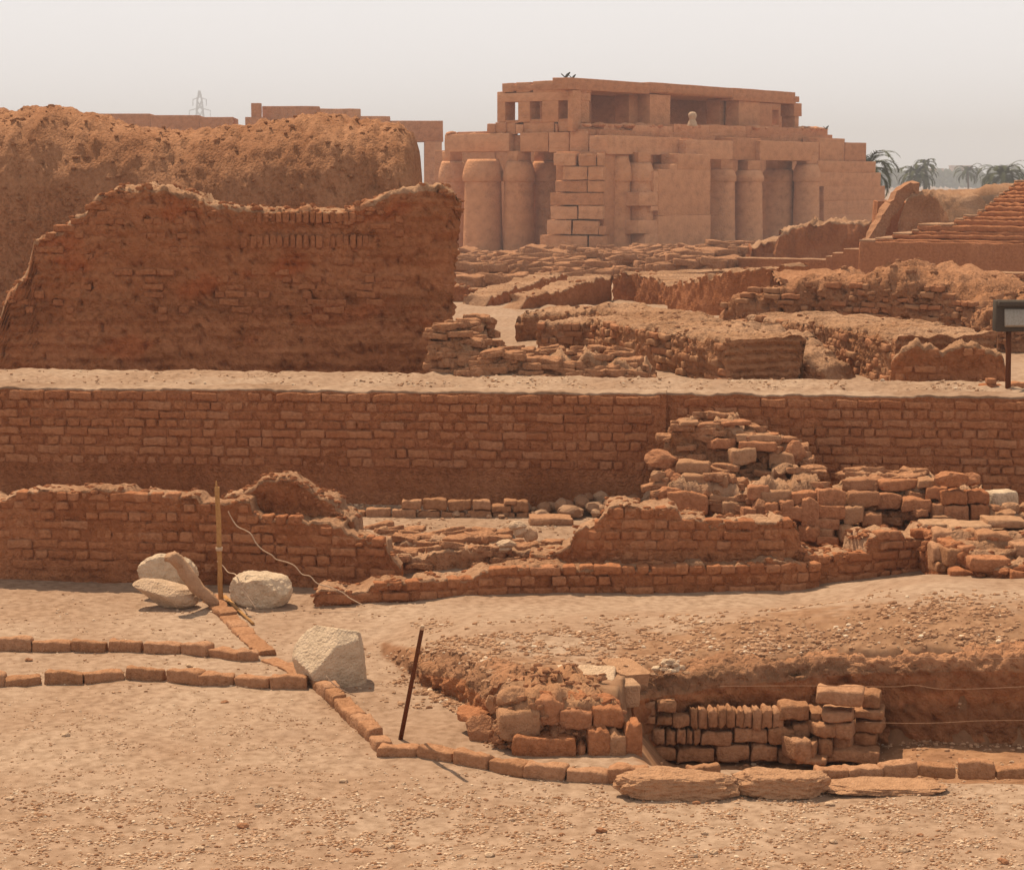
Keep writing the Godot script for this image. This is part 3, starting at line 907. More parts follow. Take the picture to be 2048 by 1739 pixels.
	var treads := [483, 477, 469, 462, 450, 440, 432, 422, 412, 404, 396, 389, 382, 373, 364]
	var foot := at(1760, 560, 79)
	var st := thing("stair", "long mudbrick stair climbing a tall plain brown wall", "stairs", foot)
	for i in risers.size():
		var a := at(risers[i] + rr(-2.5, 2.5), treads[i] + rr(-1.2, 1.2), 79.0)
		var b := at(2130, treads[i], 76.0)
		var low := (at(risers[i - 1], treads[i - 1], 79.0).y if i > 0 else a.y - 2.0) - 0.02
		if i > 0:
			low = minf(low, a.y - 0.1)
		var bottom := foot.y - 0.8 if i == 0 else low
		var along_dir := Vector3(b.x - a.x, 0, b.z - a.z)
		var size := Vector3(along_dir.length(), a.y - bottom, 2.4 - 0.012 * i)
		var bas := Basis(along_dir.normalized(), Vector3.UP, along_dir.normalized().cross(Vector3.UP))
		var c := (a + b) / 2.0
		c.y = (a.y + bottom) / 2.0
		c -= bas.z * (1.2 + 0.006 * i)
		var step := part("step", block(size, 0.06, 0.04, i, 30, 1, 3), M.mud, st, Transform3D(bas, c))
		var run := size.x - 0.04
		if i < risers.size() - 1:
			run = (risers[i + 1] - risers[i]) * 79.0 / FOC - 0.02
		var tread := part("tread", block(Vector3(run, 0.08, size.z - 0.06), 0.025, 0.025, i + 30, maxi(2, int(run * 3.0)), 1, 3), M.crest, step)  # treads share the paler crest colour, sunlight painted in
		tread.position = Vector3(-size.x / 2 + run / 2 + 0.02, size.y / 2 + 0.02, 0.0)
	# vaulted stub beside the stair
	brick_wall("vault_ruin", "broken vault with a dark triangular gap beside the long stair", [[1796, 90.5, 440, 490], [1806, 90.4, 405, 490], [1818, 90.2, 388, 490], [1838, 90, 379, 490], [1868, 89.5, 386, 490], [1884, 89, 404, 490], [1902, 88.5, 440, 490]], {"thick": 2.6, "round": 0.3, "rough": 0.12, "freq": 2.5, "top_rough": 0.12, "rows": 18, "sunk": 1.0, "mat": M.mud_pale}, null, 0.12)
	var lean := thing("vault_slab", "thin leaning rib of the fallen vault left of its dark gap", "ruin", at(1770, 470, 91.5))
	var rib := PackedVector3Array([at(1738, 492, 91.5), at(1762, 445, 91.5), at(1782, 414, 91.4), at(1800, 391, 91.2), at(1818, 376, 91.0), at(1834, 374, 90.8)])
	part("rib", wall_ribbon(curve_of(rib), 1.5, 0.5), M.mud_pale, lean)
	ashlar(lean, "inner_wall", 1752, 1822, 402, 495, Vector2(0, 93.2), Vector2(1, 0), 1.0, M.mud, 0.2, 6)  # wall added behind the rib so the gap reads dark
	brick_wall("sand_bank", "pale sand bank drifted behind the long stair", [[1835, 97, 392, 480], [1880, 97, 380, 480], [1930, 96, 379, 480], [1960, 95.5, 372, 480], [2010, 95, 367, 480], [2130, 94, 364, 480]], {"thick": 6.0, "round": 0.8, "rough": 0.1, "freq": 1.0, "top_rough": 0.08, "rows": 8, "sunk": 1.5, "mat": M.sand}, null, 0.25)
	brick_wall("tumbled_wall", "dark heap of burnt brick with a flat cap at the temple's far corner", [[1505, 102, 494, 520], [1540, 102, 482, 518], [1562, 101, 470, 516], [1590, 101, 458, 516], [1618, 100.5, 446, 516], [1660, 100, 444, 516], [1700, 99.5, 447, 516], [1742, 99, 448, 516], [1760, 98.5, 470, 516]], {"thick": 2.4, "round": 0.12, "rough": 0.24, "freq": 1.6, "top_rough": 0.16, "rows": 14, "deep": 0.3, "sunk": 1.0, "mat": M.mud}, null, 0.12)

func curve_of(list: PackedVector3Array) -> PackedVector3Array:
	var c := Curve3D.new()
	c.bake_interval = 0.25
	for q in list:
		c.add_point(q)
	return c.get_baked_points()

# a thick curved slab swept along a path, for arched ribs
func wall_ribbon(path: PackedVector3Array, deep: float, thick: float) -> ArrayMesh:
	var rings: Array = []
	for i in path.size():
		var t := (path[mini(i + 1, path.size() - 1)] - path[maxi(i - 1, 0)]).normalized()
		var side := Vector3(t.y, -t.x, 0).normalized()
		var z := Vector3(0, 0, 1)
		var p := path[i]
		rings.append([p + side * thick / 2 + z * deep / 2, p - side * thick / 2 + z * deep / 2, p - side * thick / 2 - z * deep / 2, p + side * thick / 2 - z * deep / 2])
	var P := PackedVector3Array()
	for i in rings.size() - 1:
		for k in 4:
			var k2 := (k + 1) % 4
			for p in [rings[i][k], rings[i][k2], rings[i + 1][k], rings[i][k2], rings[i + 1][k2], rings[i + 1][k]]:
				P.append(p)
	for e in [0, rings.size() - 1]:
		for k in [[0, 1, 2], [0, 2, 3]]:
			for m in k:
				P.append(rings[e][m])
	for i in P.size():
		P[i] += Vector3(0.2 * n_soft.get_noise_3dv(P[i] * 30.0), 0.2 * n_soft.get_noise_3dv(P[i] * 30.0 + Vector3(50, 0, 0)), 0.1 * n_soft.get_noise_3dv(P[i] * 40.0))
	return from_tris(P, false)

# ---------------------------------------------------------------- the temple
const SIDE := Vector2(-0.8, 0.6)      # plan directions (x, depth): short side and long side
const LONG := Vector2(0.6, 0.8)
var corner := Vector2(5.43, 160.0)

func meet(u: float, v: float, p0: Vector2, dir: Vector2) -> Vector2:
	var dy := (869.5 - v) / FOC
	var tx := (u - 1024.0) / FOC / (cos(SLOPE) + dy * sin(SLOPE))
	var t := (p0.y * tx - p0.x) / (dir.x - dir.y * tx)
	return p0 + dir * t

# one squared block whose face lies on a plan line, from sheet position (u0, v0) to (u1, v1)
func ashlar(parent: Node3D, called: String, u0: float, u1: float, v0: float, v1: float, p0: Vector2, dir: Vector2, thick: float, mat: Material, wear := 0.05, cells := 3) -> MeshInstance3D:
	var a := meet(u0, (v0 + v1) / 2, p0, dir)
	var b := meet(u1, (v0 + v1) / 2, p0, dir)
	var m := (a + b) / 2
	var top := at((u0 + u1) / 2, v0, m.y).y
	var low := at((u0 + u1) / 2, v1, m.y).y
	var run := Vector3(b.x - a.x, 0, -(b.y - a.y))
	var x := run.normalized()
	var z := x.cross(Vector3.UP)
	if z.z < 0:
		z = -z
		x = -x
	var c := Vector3(m.x, (top + low) / 2, -m.y) - z * thick / 2
	return part(called, block(Vector3(run.length(), top - low, thick), minf(0.035, (top - low) * 0.3), wear * 0.5, rr(0, 60), cells, 2, 2), mat, parent, Transform3D(Basis(x, Vector3.UP, z), c))

func temple_column(t: Node3D, u: float, p: Vector2, r: float, v_top: float, abacus := true) -> void:
	var base := Vector3(p.x, land(p.x, p.y) - 0.2, -p.y)
	var top := at(u, v_top, p.y).y
	var bulge := at(u, 364, p.y).y
	var H := top - base.y
	var B := bulge - base.y
	var prof := []
	for k in 8:
		prof.append([B * k / 7.0, r * lerpf(1.07, 0.965, k / 7.0)])
	prof.append([B + 0.02, r * 0.965])
	prof.append([B + 0.10, r * 1.08])
	for k in range(1, 8):
		var f := k / 7.0
		prof.append([lerpf(B + 0.25, H, f), r * lerpf(1.10, 0.80, f * f)])
	prof.append([H, 0.01])
	var col := part("column", lathe(prof, 28, 0.012, u), [M.sandstone, M.sandstone_c][int(u) % 2], t, Transform3D(Basis(), base))
	if abacus:
		var a := part("abacus", block(Vector3(r * 1.15, 0.85, r * 1.15), 0.06, 0.03, u, 1, 1, 1), M.sandstone, col)
		a.transform = Transform3D(Basis(Vector3.UP, 0.6), Vector3(0, H + 0.40, 0))

func build_temple() -> void:
	var t := thing("temple", "sandstone temple hall with bud columns, heavy architraves and a roofed window storey", "temple", Vector3(corner.x, 0, -corner.y))
	var c0 := corner
	var inward := Vector2(-0.8, 0.6)
	var l2 := c0 - inward * 4.0
	var s_in := LONG
	# columns along the short side
	for q in [[905, 3.0, 1.10, 322], [966, -0.6, 1.55, 318], [1038, 0.6, 1.24, 322], [1092, 3.4, 1.25, 322]]:
		temple_column(t, q[0], meet(q[0], 400, c0 + s_in * q[1], SIDE), q[2], q[3], q[0] != 966)
	# columns along the long side, two rows
	for q in [[1232, 0.8, 1.15, 312], [1279, -0.2, 1.1, 325], [1326, 1.2, 1.15, 326], [1443, 1.6, 1.18, 338], [1497, 0.5, 1.22, 340], [1557, 3.5, 1.5, 338], [1613, 0.8, 1.18, 328], [1385, 4.5, 1.2, 330]]:
		temple_column(t, q[0], meet(q[0], 400, l2 + inward * q[1], LONG), q[2], q[3], q[0] != 1232)
	# architraves over the short side
	for q in [[889, 1018, 267, 303, 0.0, M.sandstone_c], [1016, 1042, 270, 301, 0.7, M.sandstone_b], [1040, 1096, 265, 303, 0.0, M.sandstone], [1098, 1138, 264, 304, -0.1, M.sandstone_c], [1140, 1176, 262, 303, -0.5, M.sandstone_c], [1176, 1214, 268, 304, 0.9, M.sandstone_b], [914, 972, 263, 268, 0.4, M.sandstone_b]]:
		ashlar(t, "architrave", q[0], q[1], q[2], q[3], c0 + s_in * q[4], SIDE, 1.2, q[5])
	# course of small blocks under the window storey
	for q in [[974, 990, 247, 266], [991, 1012, 244, 266], [1013, 1030, 246, 266], [1031, 1046, 248, 266], [1047, 1108, 244, 265], [1110, 1115, 247, 264], [1116, 1143, 243, 263], [1144, 1160, 246, 264]]:
		ashlar(t, "block", q[0], q[1], q[2], q[3], c0 + s_in * rr(0.1, 0.4), SIDE, 1.5, [M.sandstone, M.sandstone_c, M.sandstone_b][rng.randi_range(0, 2)])
	# window storey, short side: piers, sill, lintel
	for q in [[994, 1010, 183, 244], [1036, 1060, 186, 244], [1084, 1117, 186, 244], [1138, 1159, 182, 244]]:
		ashlar(t, "pier", q[0], q[1], q[2], q[3], c0 + s_in * 0.3, SIDE, 1.4, M.sandstone)
	for q in [[1009, 1037, 240, 246], [1059, 1085, 238, 246], [1116, 1139, 237, 246]]:
		ashlar(t, "sill", q[0], q[1], q[2], q[3], c0 + s_in * 0.34, SIDE, 1.3, M.sandstone_b)
	ashlar(t, "lintel", 996, 1160, 184, 202, c0 + s_in * 0.26, SIDE, 1.5, M.sandstone_c)
	for q in [[1004, 1026, 166, 184], [1032, 1060, 164, 184], [1066, 1132, 161, 184], [1134, 1162, 158, 184]]:
		ashlar(t, "block", q[0], q[1], q[2], q[3], c0 + s_in * 0.24, SIDE, 1.5, M.sandstone)
	# long side: roof beam in lengths, piers, deep dark bays
	for q in [[1136, 1300, 157, 183], [1300, 1467, 167, 189], [1467, 1591, 177, 204]]:
		var lift: float = q[2]
		ashlar(t, "roof_beam", q[0], q[1], lift + 3.0, q[3], c0, LONG, 1.5, M.sandstone_b, 0.05, 6)
	for q in [[1146, 1162, 180, 262, 0.05], [1258, 1302, 190, 256, 1.4], [1300, 1341, 189, 256, 0.2], [1478, 1520, 197, 254, 0.2], [1440, 1482, 200, 252, 1.8], [1588, 1604, 206, 232, 0.4], [1590, 1598, 230, 254, 0.5]]:
		ashlar(t, "pier", q[0], q[1], q[2], q[3], c0 + inward * q[4], LONG, 0.5 if q[0] == 1146 else 1.4, [M.sandstone, M.sandstone_b][rng.randi_range(0, 1)])
	# roof slab and inner walls that close the bays
	var y_roof := 13.35
	for k in 4:
		var f := c0 + inward * 3.6 + LONG * (4.6 + k * 8.9)
		part("roof_slab", block(Vector3(8.8, 0.5, 7.0), 0.05, 0.03, k, 2, 1, 2), M.sandstone_b, t, Transform3D(Basis(Vector3(LONG.x, 0, -LONG.y), Vector3.UP, Vector3(-inward.x, 0, inward.y)), Vector3(f.x, y_roof + 0.02 * k - 0.25, -f.y)))
	for q in [[1170, 1545, 178, 262], [1558, 1592, 192, 262], [1545, 1558, 192, 220], [1545, 1558, 250, 262]]:
		ashlar(t, "inner_wall", q[0], q[1], q[2], q[3], c0 + inward * 6.6, LONG, 0.8, M.sandstone_b)
	ashlar(t, "inner_wall", 1037, 1172, 182, 264, c0 + s_in * 5.0, SIDE, 0.8, M.sandstone_b)
	for q in [[1180, 1300, 300, 500], [1300, 1480, 300, 500], [1480, 1620, 302, 500]]:
		ashlar(t, "hall_wall", q[0], q[1], q[2], q[3], l2 + inward * rr(17.0, 17.2), LONG, 1.0, M.sandstone_b, 0.05, 8)
	for q in [[870, 990, 300, 500], [990, 1130, 300, 500]]:
		ashlar(t, "hall_wall", q[0], q[1], q[2], q[3], c0 + s_in * rr(17.4, 17.6), SIDE, 1.0, M.sandstone_b, 0.05, 8)
	for q in [[1200, 1400, 262, 300], [1400, 1560, 266, 306], [1560, 1665, 268, 312]]:
		ashlar(t, "backing_course", q[0], q[1], q[2], q[3], l2 + inward * 2.4, LONG, 1.2, M.sandstone_b, 0.05, 6)
	ashlar(t, "backing_course", 1112, 1208, 303, 510, c0 - LONG * 2.2, SIDE, 1.6, M.sandstone_b, 0.05, 6)
	# ledge slabs in front of the window storey
	for q in [[1266, 1346, 251, 274, M.sandstone_c], [1348, 1420, 249, 272, M.sandstone], [1420, 1492, 251, 272, M.sandstone], [1492, 1575, 253, 276, M.sandstone_b], [1575, 1656, 257, 276, M.sandstone_b]]:
		ashlar(t, "ledge_slab", q[0], q[1], q[2], q[3], c0 - inward * 1.6, LONG, 2.6, q[4], 0.12, 5)
	for q in [[1208, 1240, 248, 268, M.sandstone_c], [1180, 1206, 258, 270, M.sandstone_b], [1244, 1266, 256, 272, M.sandstone]]:
		ashlar(t, "block", q[0], q[1], q[2], q[3], c0 - inward * 1.2, LONG, 1.6, q[4], 0.16, 3)
	# architraves along the long side
	for q in [[1217, 1363, 273, 309, 0.0, M.sandstone_c], [1362, 1384, 276, 312, 1.2, M.sandstone_b], [1372, 1466, 280, 318, -0.7, M.sandstone_c], [1466, 1522, 276, 320, 0.6, M.sandstone_b], [1520, 1638, 283, 321, 0.2, M.sandstone], [1640, 1690, 276, 326, 0.4, M.sandstone], [1691, 1733, 285, 325, 0.3, M.sandstone_b]]:
		ashlar(t, "architrave", q[0], q[1], q[2], q[3], l2 + inward * q[4], LONG, 1.8, q[5])
	# the broken pier of big blocks at the corner
	var pp := meet(1160, 400, c0 - LONG * 3.6, SIDE)
	for q in [[1107, 1151, 306, 331], [1157, 1192, 308, 332], [1194, 1206, 306, 332], [1126, 1175, 333, 359], [1176, 1206, 333, 360], [1111, 1174, 361, 384], [1175, 1206, 361, 384], [1101, 1205, 386, 410], [1101, 1154, 412, 438], [1157, 1205, 411, 438], [1094, 1142, 440, 468], [1145, 1196, 441, 469], [1197, 1212, 452, 470], [1080, 1174, 471, 499], [1178, 1213, 472, 499], [1076, 1214, 500, 520]]:
		ashlar(t, "block", q[0], q[1], q[2], q[3], pp + LONG * rr(-0.12, 0.12), Vector2(-0.97, 0.24), 2.2, [M.sandstone, M.sandstone_c, M.sandstone_b][rng.randi_range(0, 2)], 0.09)
	# standing length of outer wall, its near edge broken back block by block
	var wp := l2 - inward * 1.6
	for q in [[1356, 1421, 308, 339], [1317, 1421, 338.5, 430], [1316, 1421, 430, 520]]:
		ashlar(t, "wall_panel", q[0], q[1], q[2], q[3], wp, LONG, 1.6, M.sandstone, 0.05, 6)
	for q in [[1308, 1319, 342, 384], [1279, 1319, 384, 411], [1302, 1319, 411, 422], [1277, 1319, 440, 467], [1290, 1319, 467, 520], [1340, 1358, 328, 341]]:
		ashlar(t, "block", q[0], q[1], q[2], q[3], wp + inward * 0.04, LONG, 1.5, M.sandstone_c, 0.12, 3)
	# far stretch of outer wall
	for q in [[1636, 1752, 322, 345.3], [1636, 1762, 345, 372.3], [1648, 1770, 372, 400.3], [1648, 1774, 400, 428.3], [1648, 1772, 428, 475]]:
		ashlar(t, "wall_course", q[0], q[1], q[2], q[3], l2 + inward * rr(-0.05, 0.05), LONG, 1.6, M.sandstone, 0.06, 4)
	ashlar(t, "wall_course", 1630, 1652, 400, 470, l2 + inward * 2.5, LONG, 1.0, M.sandstone_b)
	ashlar(t, "wall_course", 1520, 1590, 360, 500, l2 + inward * 6.0, LONG, 1.0, M.sandstone_b)
	# crumbled stone lying along the ledge and on the architraves
	for k in 46:
		var u := rr(1170, 1650)
		var pl := meet(u, 255, c0 - inward * rr(0.6, 1.5), LONG)
		var size := rr(0.25, 0.9)
		part("fragment", rocks[k % rocks.size()], [M.sandstone, M.sandstone_c, M.sandstone_b][k % 3], t, Transform3D(Basis(Vector3.UP, rr(0, 6)).scaled(Vector3(1.5, .6, 1) * size), Vector3(pl.x, at(u, lerpf(250.0, 258.0, (u - 1170) / 480.0), pl.y).y, -pl.y)))
	for k in 26:
		var u := rr(895, 1130)
		var pl := meet(u, 266, c0 + s_in * rr(0.3, 1.0), SIDE)
		var size := rr(0.25, 0.7)
		part("fragment", rocks[k % rocks.size()], [M.sandstone, M.sandstone_c, M.sandstone_b][k % 3], t, Transform3D(Basis(Vector3.UP, rr(0, 6)).scaled(Vector3(1.5, .5, 1) * size), Vector3(pl.x, at(u, 266.5, pl.y).y, -pl.y)))
	# a pale carved stump on the ledge
	var s := at(1385, 249, 166.0)
	var stump := part("statue_stump", lathe([[0, .42], [.25, .38], [.5, .26], [.62, .28], [.8, .38], [1.0, .34], [1.12, .2], [1.15, .01]], 12, 0.15, 5.0), M.limestone_b, t, Transform3D(Basis(), s - Vector3(0, .1, 0)))
	stump.set_meta("label", "small pale carved stump on the ledge")
	# two birds on the roof corner and one on the far ledge
	for q in [[1134, 159, 159.9, 0.75, "dark bird with raised tail on the temple's roof corner"], [1147, 159.5, 160.3, 0.55, "smaller dark bird crouching on the temple's roof edge"], [1654, 260, 178.0, 0.5, "dark bird at the far end of the temple ledge"]]:
		var b := at(q[0], q[1], q[2])
		var bird := thing("bird", q[4], "bird", b, "birds on the temple")
		part("body", bird_mesh(q[3]), M.plumage, bird, Transform3D(Basis(Vector3.UP, rr(-.5, .5)), b))

func bird_mesh(s: float) -> ArrayMesh:
	var P := PackedVector3Array()
	for p in [[0.0, .05], [.12, .2], [.3, .26], [.5, .2], [.6, .14], [.7, .16], [.78, .1], [.84, .02]]:
		P.append(Vector3((p[0] - .4) * s, (.32 + (p[0] - .3) * .6 if p[0] > .5 else .30) * s, 0))
	var st := SurfaceTool.new()
	st.begin(Mesh.PRIMITIVE_TRIANGLES)
	st.append_from(lathe([[-.42, .01], [-.3, .07], [-.05, .15], [.15, .15], [.28, .09], [.36, .10], [.44, .07], [.5, .01]], 10), 0, Transform3D(Basis(Vector3(0, 0, 1), -0.75).scaled(Vector3.ONE * s), Vector3(0, .42 * s, 0)))
	st.append_from(tube(PackedVector3Array([Vector3(-.25, .28, 0) * s, Vector3(-.62, .62, 0) * s]), .07 * s, .05 * s, 5), 0, Transform3D())
	for z in [-.05, .05]:
		st.append_from(tube(PackedVector3Array([Vector3(0, .33, z) * s, Vector3(.02, -.02, z) * s]), .02 * s, .015 * s, 4), 0, Transform3D())
	return st.commit()

# ---------------------------------------------------------------- far things
func build_distance() -> void:
	var across := Vector2(1, 0.06).normalized()
	var p0 := Vector2(-20.0, 204.0)
	var portico := thing("ruined_portico", "long flat sandstone roof on square piers, seen over the mudbrick mound", "ruin", Vector3(-36, 0, -204))
	for q in [[178, 300, 227, 262], [300, 398, 230, 262], [398, 466, 234, 262]]:
		ashlar(portico, "roof_slab", q[0], q[1], q[2], q[3], p0, across, 7.0, M.sandstone_b)
	for u in [190, 260, 330, 400, 452]:
		ashlar(portico, "pier", u - 12, u + 12, 262, 480, p0 + Vector2(0, .3), across, 2.0, M.sandstone_b)
	var stump := thing("pillar_stump", "lone tapering pillar stump between the flat roofs", "ruin", Vector3(-26, 0, -204))
	ashlar(stump, "shaft", 502, 522, 206, 236, p0, across, 1.0, M.sandstone_b)
	ashlar(stump, "base_block", 492, 534, 234, 480, p0 - Vector2(0, .1), across, 2.0, M.sandstone_b)
	var gate := thing("ruined_gate", "sandstone gateway wall with a bright slit opening beside the temple columns", "ruin", Vector3(-10, 0, -206))
	for q in [["wall_block", 526, 640, 212, 480], ["wall_block", 640, 722, 217, 480], ["wall_block", 722, 781, 232, 480], ["lintel", 781, 886, 241, 283], ["jamb", 781, 832, 283, 480], ["jamb", 849, 884, 283, 480]]:
		ashlar(gate, q[0], q[1], q[2], q[3], q[4], p0 + Vector2(0, rr(1.9, 2.1)), across, 3.0, [M.sandstone, M.sandstone_b][rng.randi_range(0, 1)], 0.08, 4)
	# date palms
	palm(1733, 338, 205, 4.3, 34, "date palm with drooping fronds showing past the temple's end wall")
	palm(1834, 350, 400, 5.2, 34, "hazy date palm growing beyond the broken vault")
	palm(1851, 328, 440, 3.4, 20, "slim hazy palm whose tuft stands above its neighbour")
	palm(1936, 344, 560, 5.0, 22, "faint far palm among the grey houses")
	palm(2006, 352, 330, 5.4, 38, "bushy date palm behind the head of the long stair")
	# grey houses and trees in the haze
	var k := 0
	for q in [[1866, 1888, 338, 1500], [1904, 1946, 332, 1700], [1700, 1778, 352, 1750]]:
		var h := thing("far_house", ["faint grey flat-roofed house with a parapet in the haze beyond the palms", "faint grey house in the haze, tall and narrow"][0 if q[1] - q[0] > 24 else 1], "house", at(q[0], 363, q[3]), "far houses")
		ashlar(h, "wall", q[0], q[1], q[2], 368, Vector2(0, q[3]), Vector2(1, 0), 12.0, M.mud_pale)
		ashlar(h, "parapet", q[0] - 0.5, q[1] + 0.5, q[2] - 1.5, q[2], Vector2(0, q[3] - 0.2), Vector2(1, 0), 12.4, M.mud_pale)
		k += 1
	var st := SurfaceTool.new()
	st.begin(Mesh.PRIMITIVE_TRIANGLES)
	var mass := at(1880, 360, 1300)
	for i in 1500:
		var u := rr(1690, 2110)
		var crest: float = 342.0 + 14.0 * n_soft.get_noise_2d(u * 1.2, 4.0)
		var p := at(u, lerpf(crest, 372, rng.randf()), rr(1250, 1400))
		st.append_from(rocks[i % rocks.size()], 0, Transform3D(Basis(Vector3(rr(-1, 1), rr(-1, 1), rr(-1, 1)).normalized(), rr(0, 6)).scaled(Vector3.ONE * rr(1.6, 4.0)), p - mass))
	var wood := part("far_trees", st.commit(), M.frond, self, Transform3D(Basis(), mass))
	tag(wood, "hazy belt of trees along the horizon beyond the palms", "trees", "", "stuff")
	# lattice mast
	var foot := at(402, 361, 2400)
	var mast := thing("power_pylon", "faint lattice power pylon standing in the haze over the flat roof", "pylon", foot)
	var Hm := at(402, 181, 2400).y - foot.y
	var legs := []
	for sx in [-1, 1]:
		for sz in [-1, 1]:
			var path := PackedVector3Array()
			for q in [[0.0, 12.0], [0.35, 7.0], [0.62, 5.0], [0.9, 2.6], [1.0, 0.8]]:
				path.append(Vector3(sx * q[1], Hm * q[0], sz * q[1]))
			legs.append(path)
			part("leg", tube(path, 0.8, 0.55, 4), M.steel, mast, Transform3D(Basis(), foot))
	for k2 in 9:
		var f0 := k2 / 9.0
		var f1 := (k2 + 1) / 9.0
		for z in [-1.0, 1.0]:
			var w0 := ramp(f0, [[0.0, 12.0], [0.35, 7.0], [0.62, 5.0], [0.9, 2.6], [1.0, 0.8]])
			var w1 := ramp(f1, [[0.0, 12.0], [0.35, 7.0], [0.62, 5.0], [0.9, 2.6], [1.0, 0.8]])
			part("brace", tube(PackedVector3Array([Vector3(-w0, Hm * f0, z * w0), Vector3(w1, Hm * f1, z * w1)]), .45, .45, 4), M.steel, mast, Transform3D(Basis(), foot))
			part("brace", tube(PackedVector3Array([Vector3(w0, Hm * f0, z * w0), Vector3(-w1, Hm * f1, z * w1)]), .45, .45, 4), M.steel, mast, Transform3D(Basis(), foot))
	for q in [[0.66, 11.5], [0.78, 12.5], [0.90, 8.0]]:
		for sx in [-1.0, 1.0]:
			part("cross_arm", tube(PackedVector3Array([Vector3(0, Hm * (q[0] + .03), 0), Vector3(sx * q[1], Hm * q[0], 0), Vector3(sx * q[1], Hm * (q[0] - .07), 0)]), .7, .5, 4), M.steel, mast, Transform3D(Basis(), foot))

func palm(u: float, v: float, d: float, spread: float, count: int, label: String) -> void:
	var crown := at(u, v, d)
	var y0 := land(crown.x, d)
	var foot := Vector3(crown.x + 0.4, y0 - 0.2, crown.z)
	var t := thing("date_palm", label, "palm tree", foot, "date palms beyond the ruins")
	part("trunk", tube(PackedVector3Array([Vector3.ZERO, Vector3(-.1, (crown.y - y0) * .5, 0), crown - foot]), 0.30, 0.22, 8), M.trunk, t, Transform3D(Basis(), foot))
	var st := SurfaceTool.new()
	st.begin(Mesh.PRIMITIVE_TRIANGLES)
	st.set_smooth_group(-1)
	var leaf := 0.05 + d * 0.00025
	for i in count:
		var az := TAU * i / count * 1.618 * 2.0 + rr(-.2, .2)
		var lift := lerpf(1.15, -0.25, float(i) / count) + rr(-.1, .1)
		var L := spread * rr(0.85, 1.1)
		var dirh := Vector3(cos(az), 0, sin(az))
		var prev := Vector3.ZERO
		var ang := lift
		var pos := Vector3.ZERO
		var n := 14
		for k in n:
			ang -= 0.045 + 0.016 * k
			var nxt := pos + (dirh * cos(ang) + Vector3.UP * sin(ang)) * L / n
			var f := float(k) / n
			var side := dirh.cross(Vector3.UP)
			var tip := (nxt - pos).normalized()
			var rw := 0.05 * (1.0 - f) + 0.02
			for p in [pos - side * rw, nxt - side * rw, pos + side * rw, pos + side * rw, nxt - side * rw, nxt + side * rw]:
				st.add_vertex(p)
			if k > 1:
				var ll := spread * 0.20 * sin(PI * clampf(f * 0.85 + 0.15, 0, 1)) + 0.12
				for sgn in [-1.0, 1.0]:
					for h in 2:
						var o := pos.lerp(nxt, h * 0.5)
						var e: Vector3 = o + (side * sgn * 0.75 + tip * 0.75 + Vector3.UP * rr(-.25, .15)).normalized() * ll
						st.add_vertex(o - tip * leaf); st.add_vertex(e); st.add_vertex(o + tip * leaf)
			pos = nxt
	st.generate_normals()
	part("crown", st.commit(), M.frond, t, Transform3D(Basis(), crown))
# ---------------------------------------------------------------- walls in the middle ground
# where a stone about one metre across must stand to fill the sheet from (u0, v0) to (u1, v1) at depth d
func fit(u0: float, v0: float, u1: float, v1: float, d: float, deep: float, yaw := 0.0, unit := 0.92) -> Transform3D:
	var a := at(u0, v0, d)
	var b := at(u1, v1, d)
	var c := (a + b) / 2 - Vector3(0, 0, deep * 0.35)
	var bas := Basis.from_scale(Vector3(absf(b.x - a.x), absf(a.y - b.y), deep) / unit) * Basis(Vector3.UP, yaw)
	return Transform3D(bas, c)

func set_stone(parent: Node3D, called: String, q: Array, d: float, mats: Array, fine := true) -> MeshInstance3D:
	var deep: float = q[4] if q.size() > 4 else (q[2] - q[0]) / FOC * d * 0.8
	var list: Array = rocks_fine if fine else rocks
	return part(called, list[rng.randi_range(0, list.size() - 1)], mats[rng.randi_range(0, mats.size() - 1)], parent, fit(q[0], q[1], q[2], q[3], d, deep, rr(-.5, .5)))

func set_brick(parent: Node3D, q: Array, d: float, mats: Array, deep := 0.20, yaw := 0.0) -> MeshInstance3D:
	var a := at(q[0], q[1], d)
	var b := at(q[2], q[3], d)
	var w := absf(b.x - a.x)
	var h := absf(a.y - b.y)
	var c := (a + b) / 2 - Vector3(0, 0, deep / 2)
	var bas := Basis(Vector3(0, 0, 1), rr(-.02, .02)) * Basis(Vector3.UP, yaw + rr(-.05, .05))
	return part("brick", brick_worn[rng.randi_range(0, brick_worn.size() - 1)], mats[rng.randi_range(0, mats.size() - 1)], parent, Transform3D(bas.scaled_local(Vector3(w / .38, h / .13, deep / .20)), c))

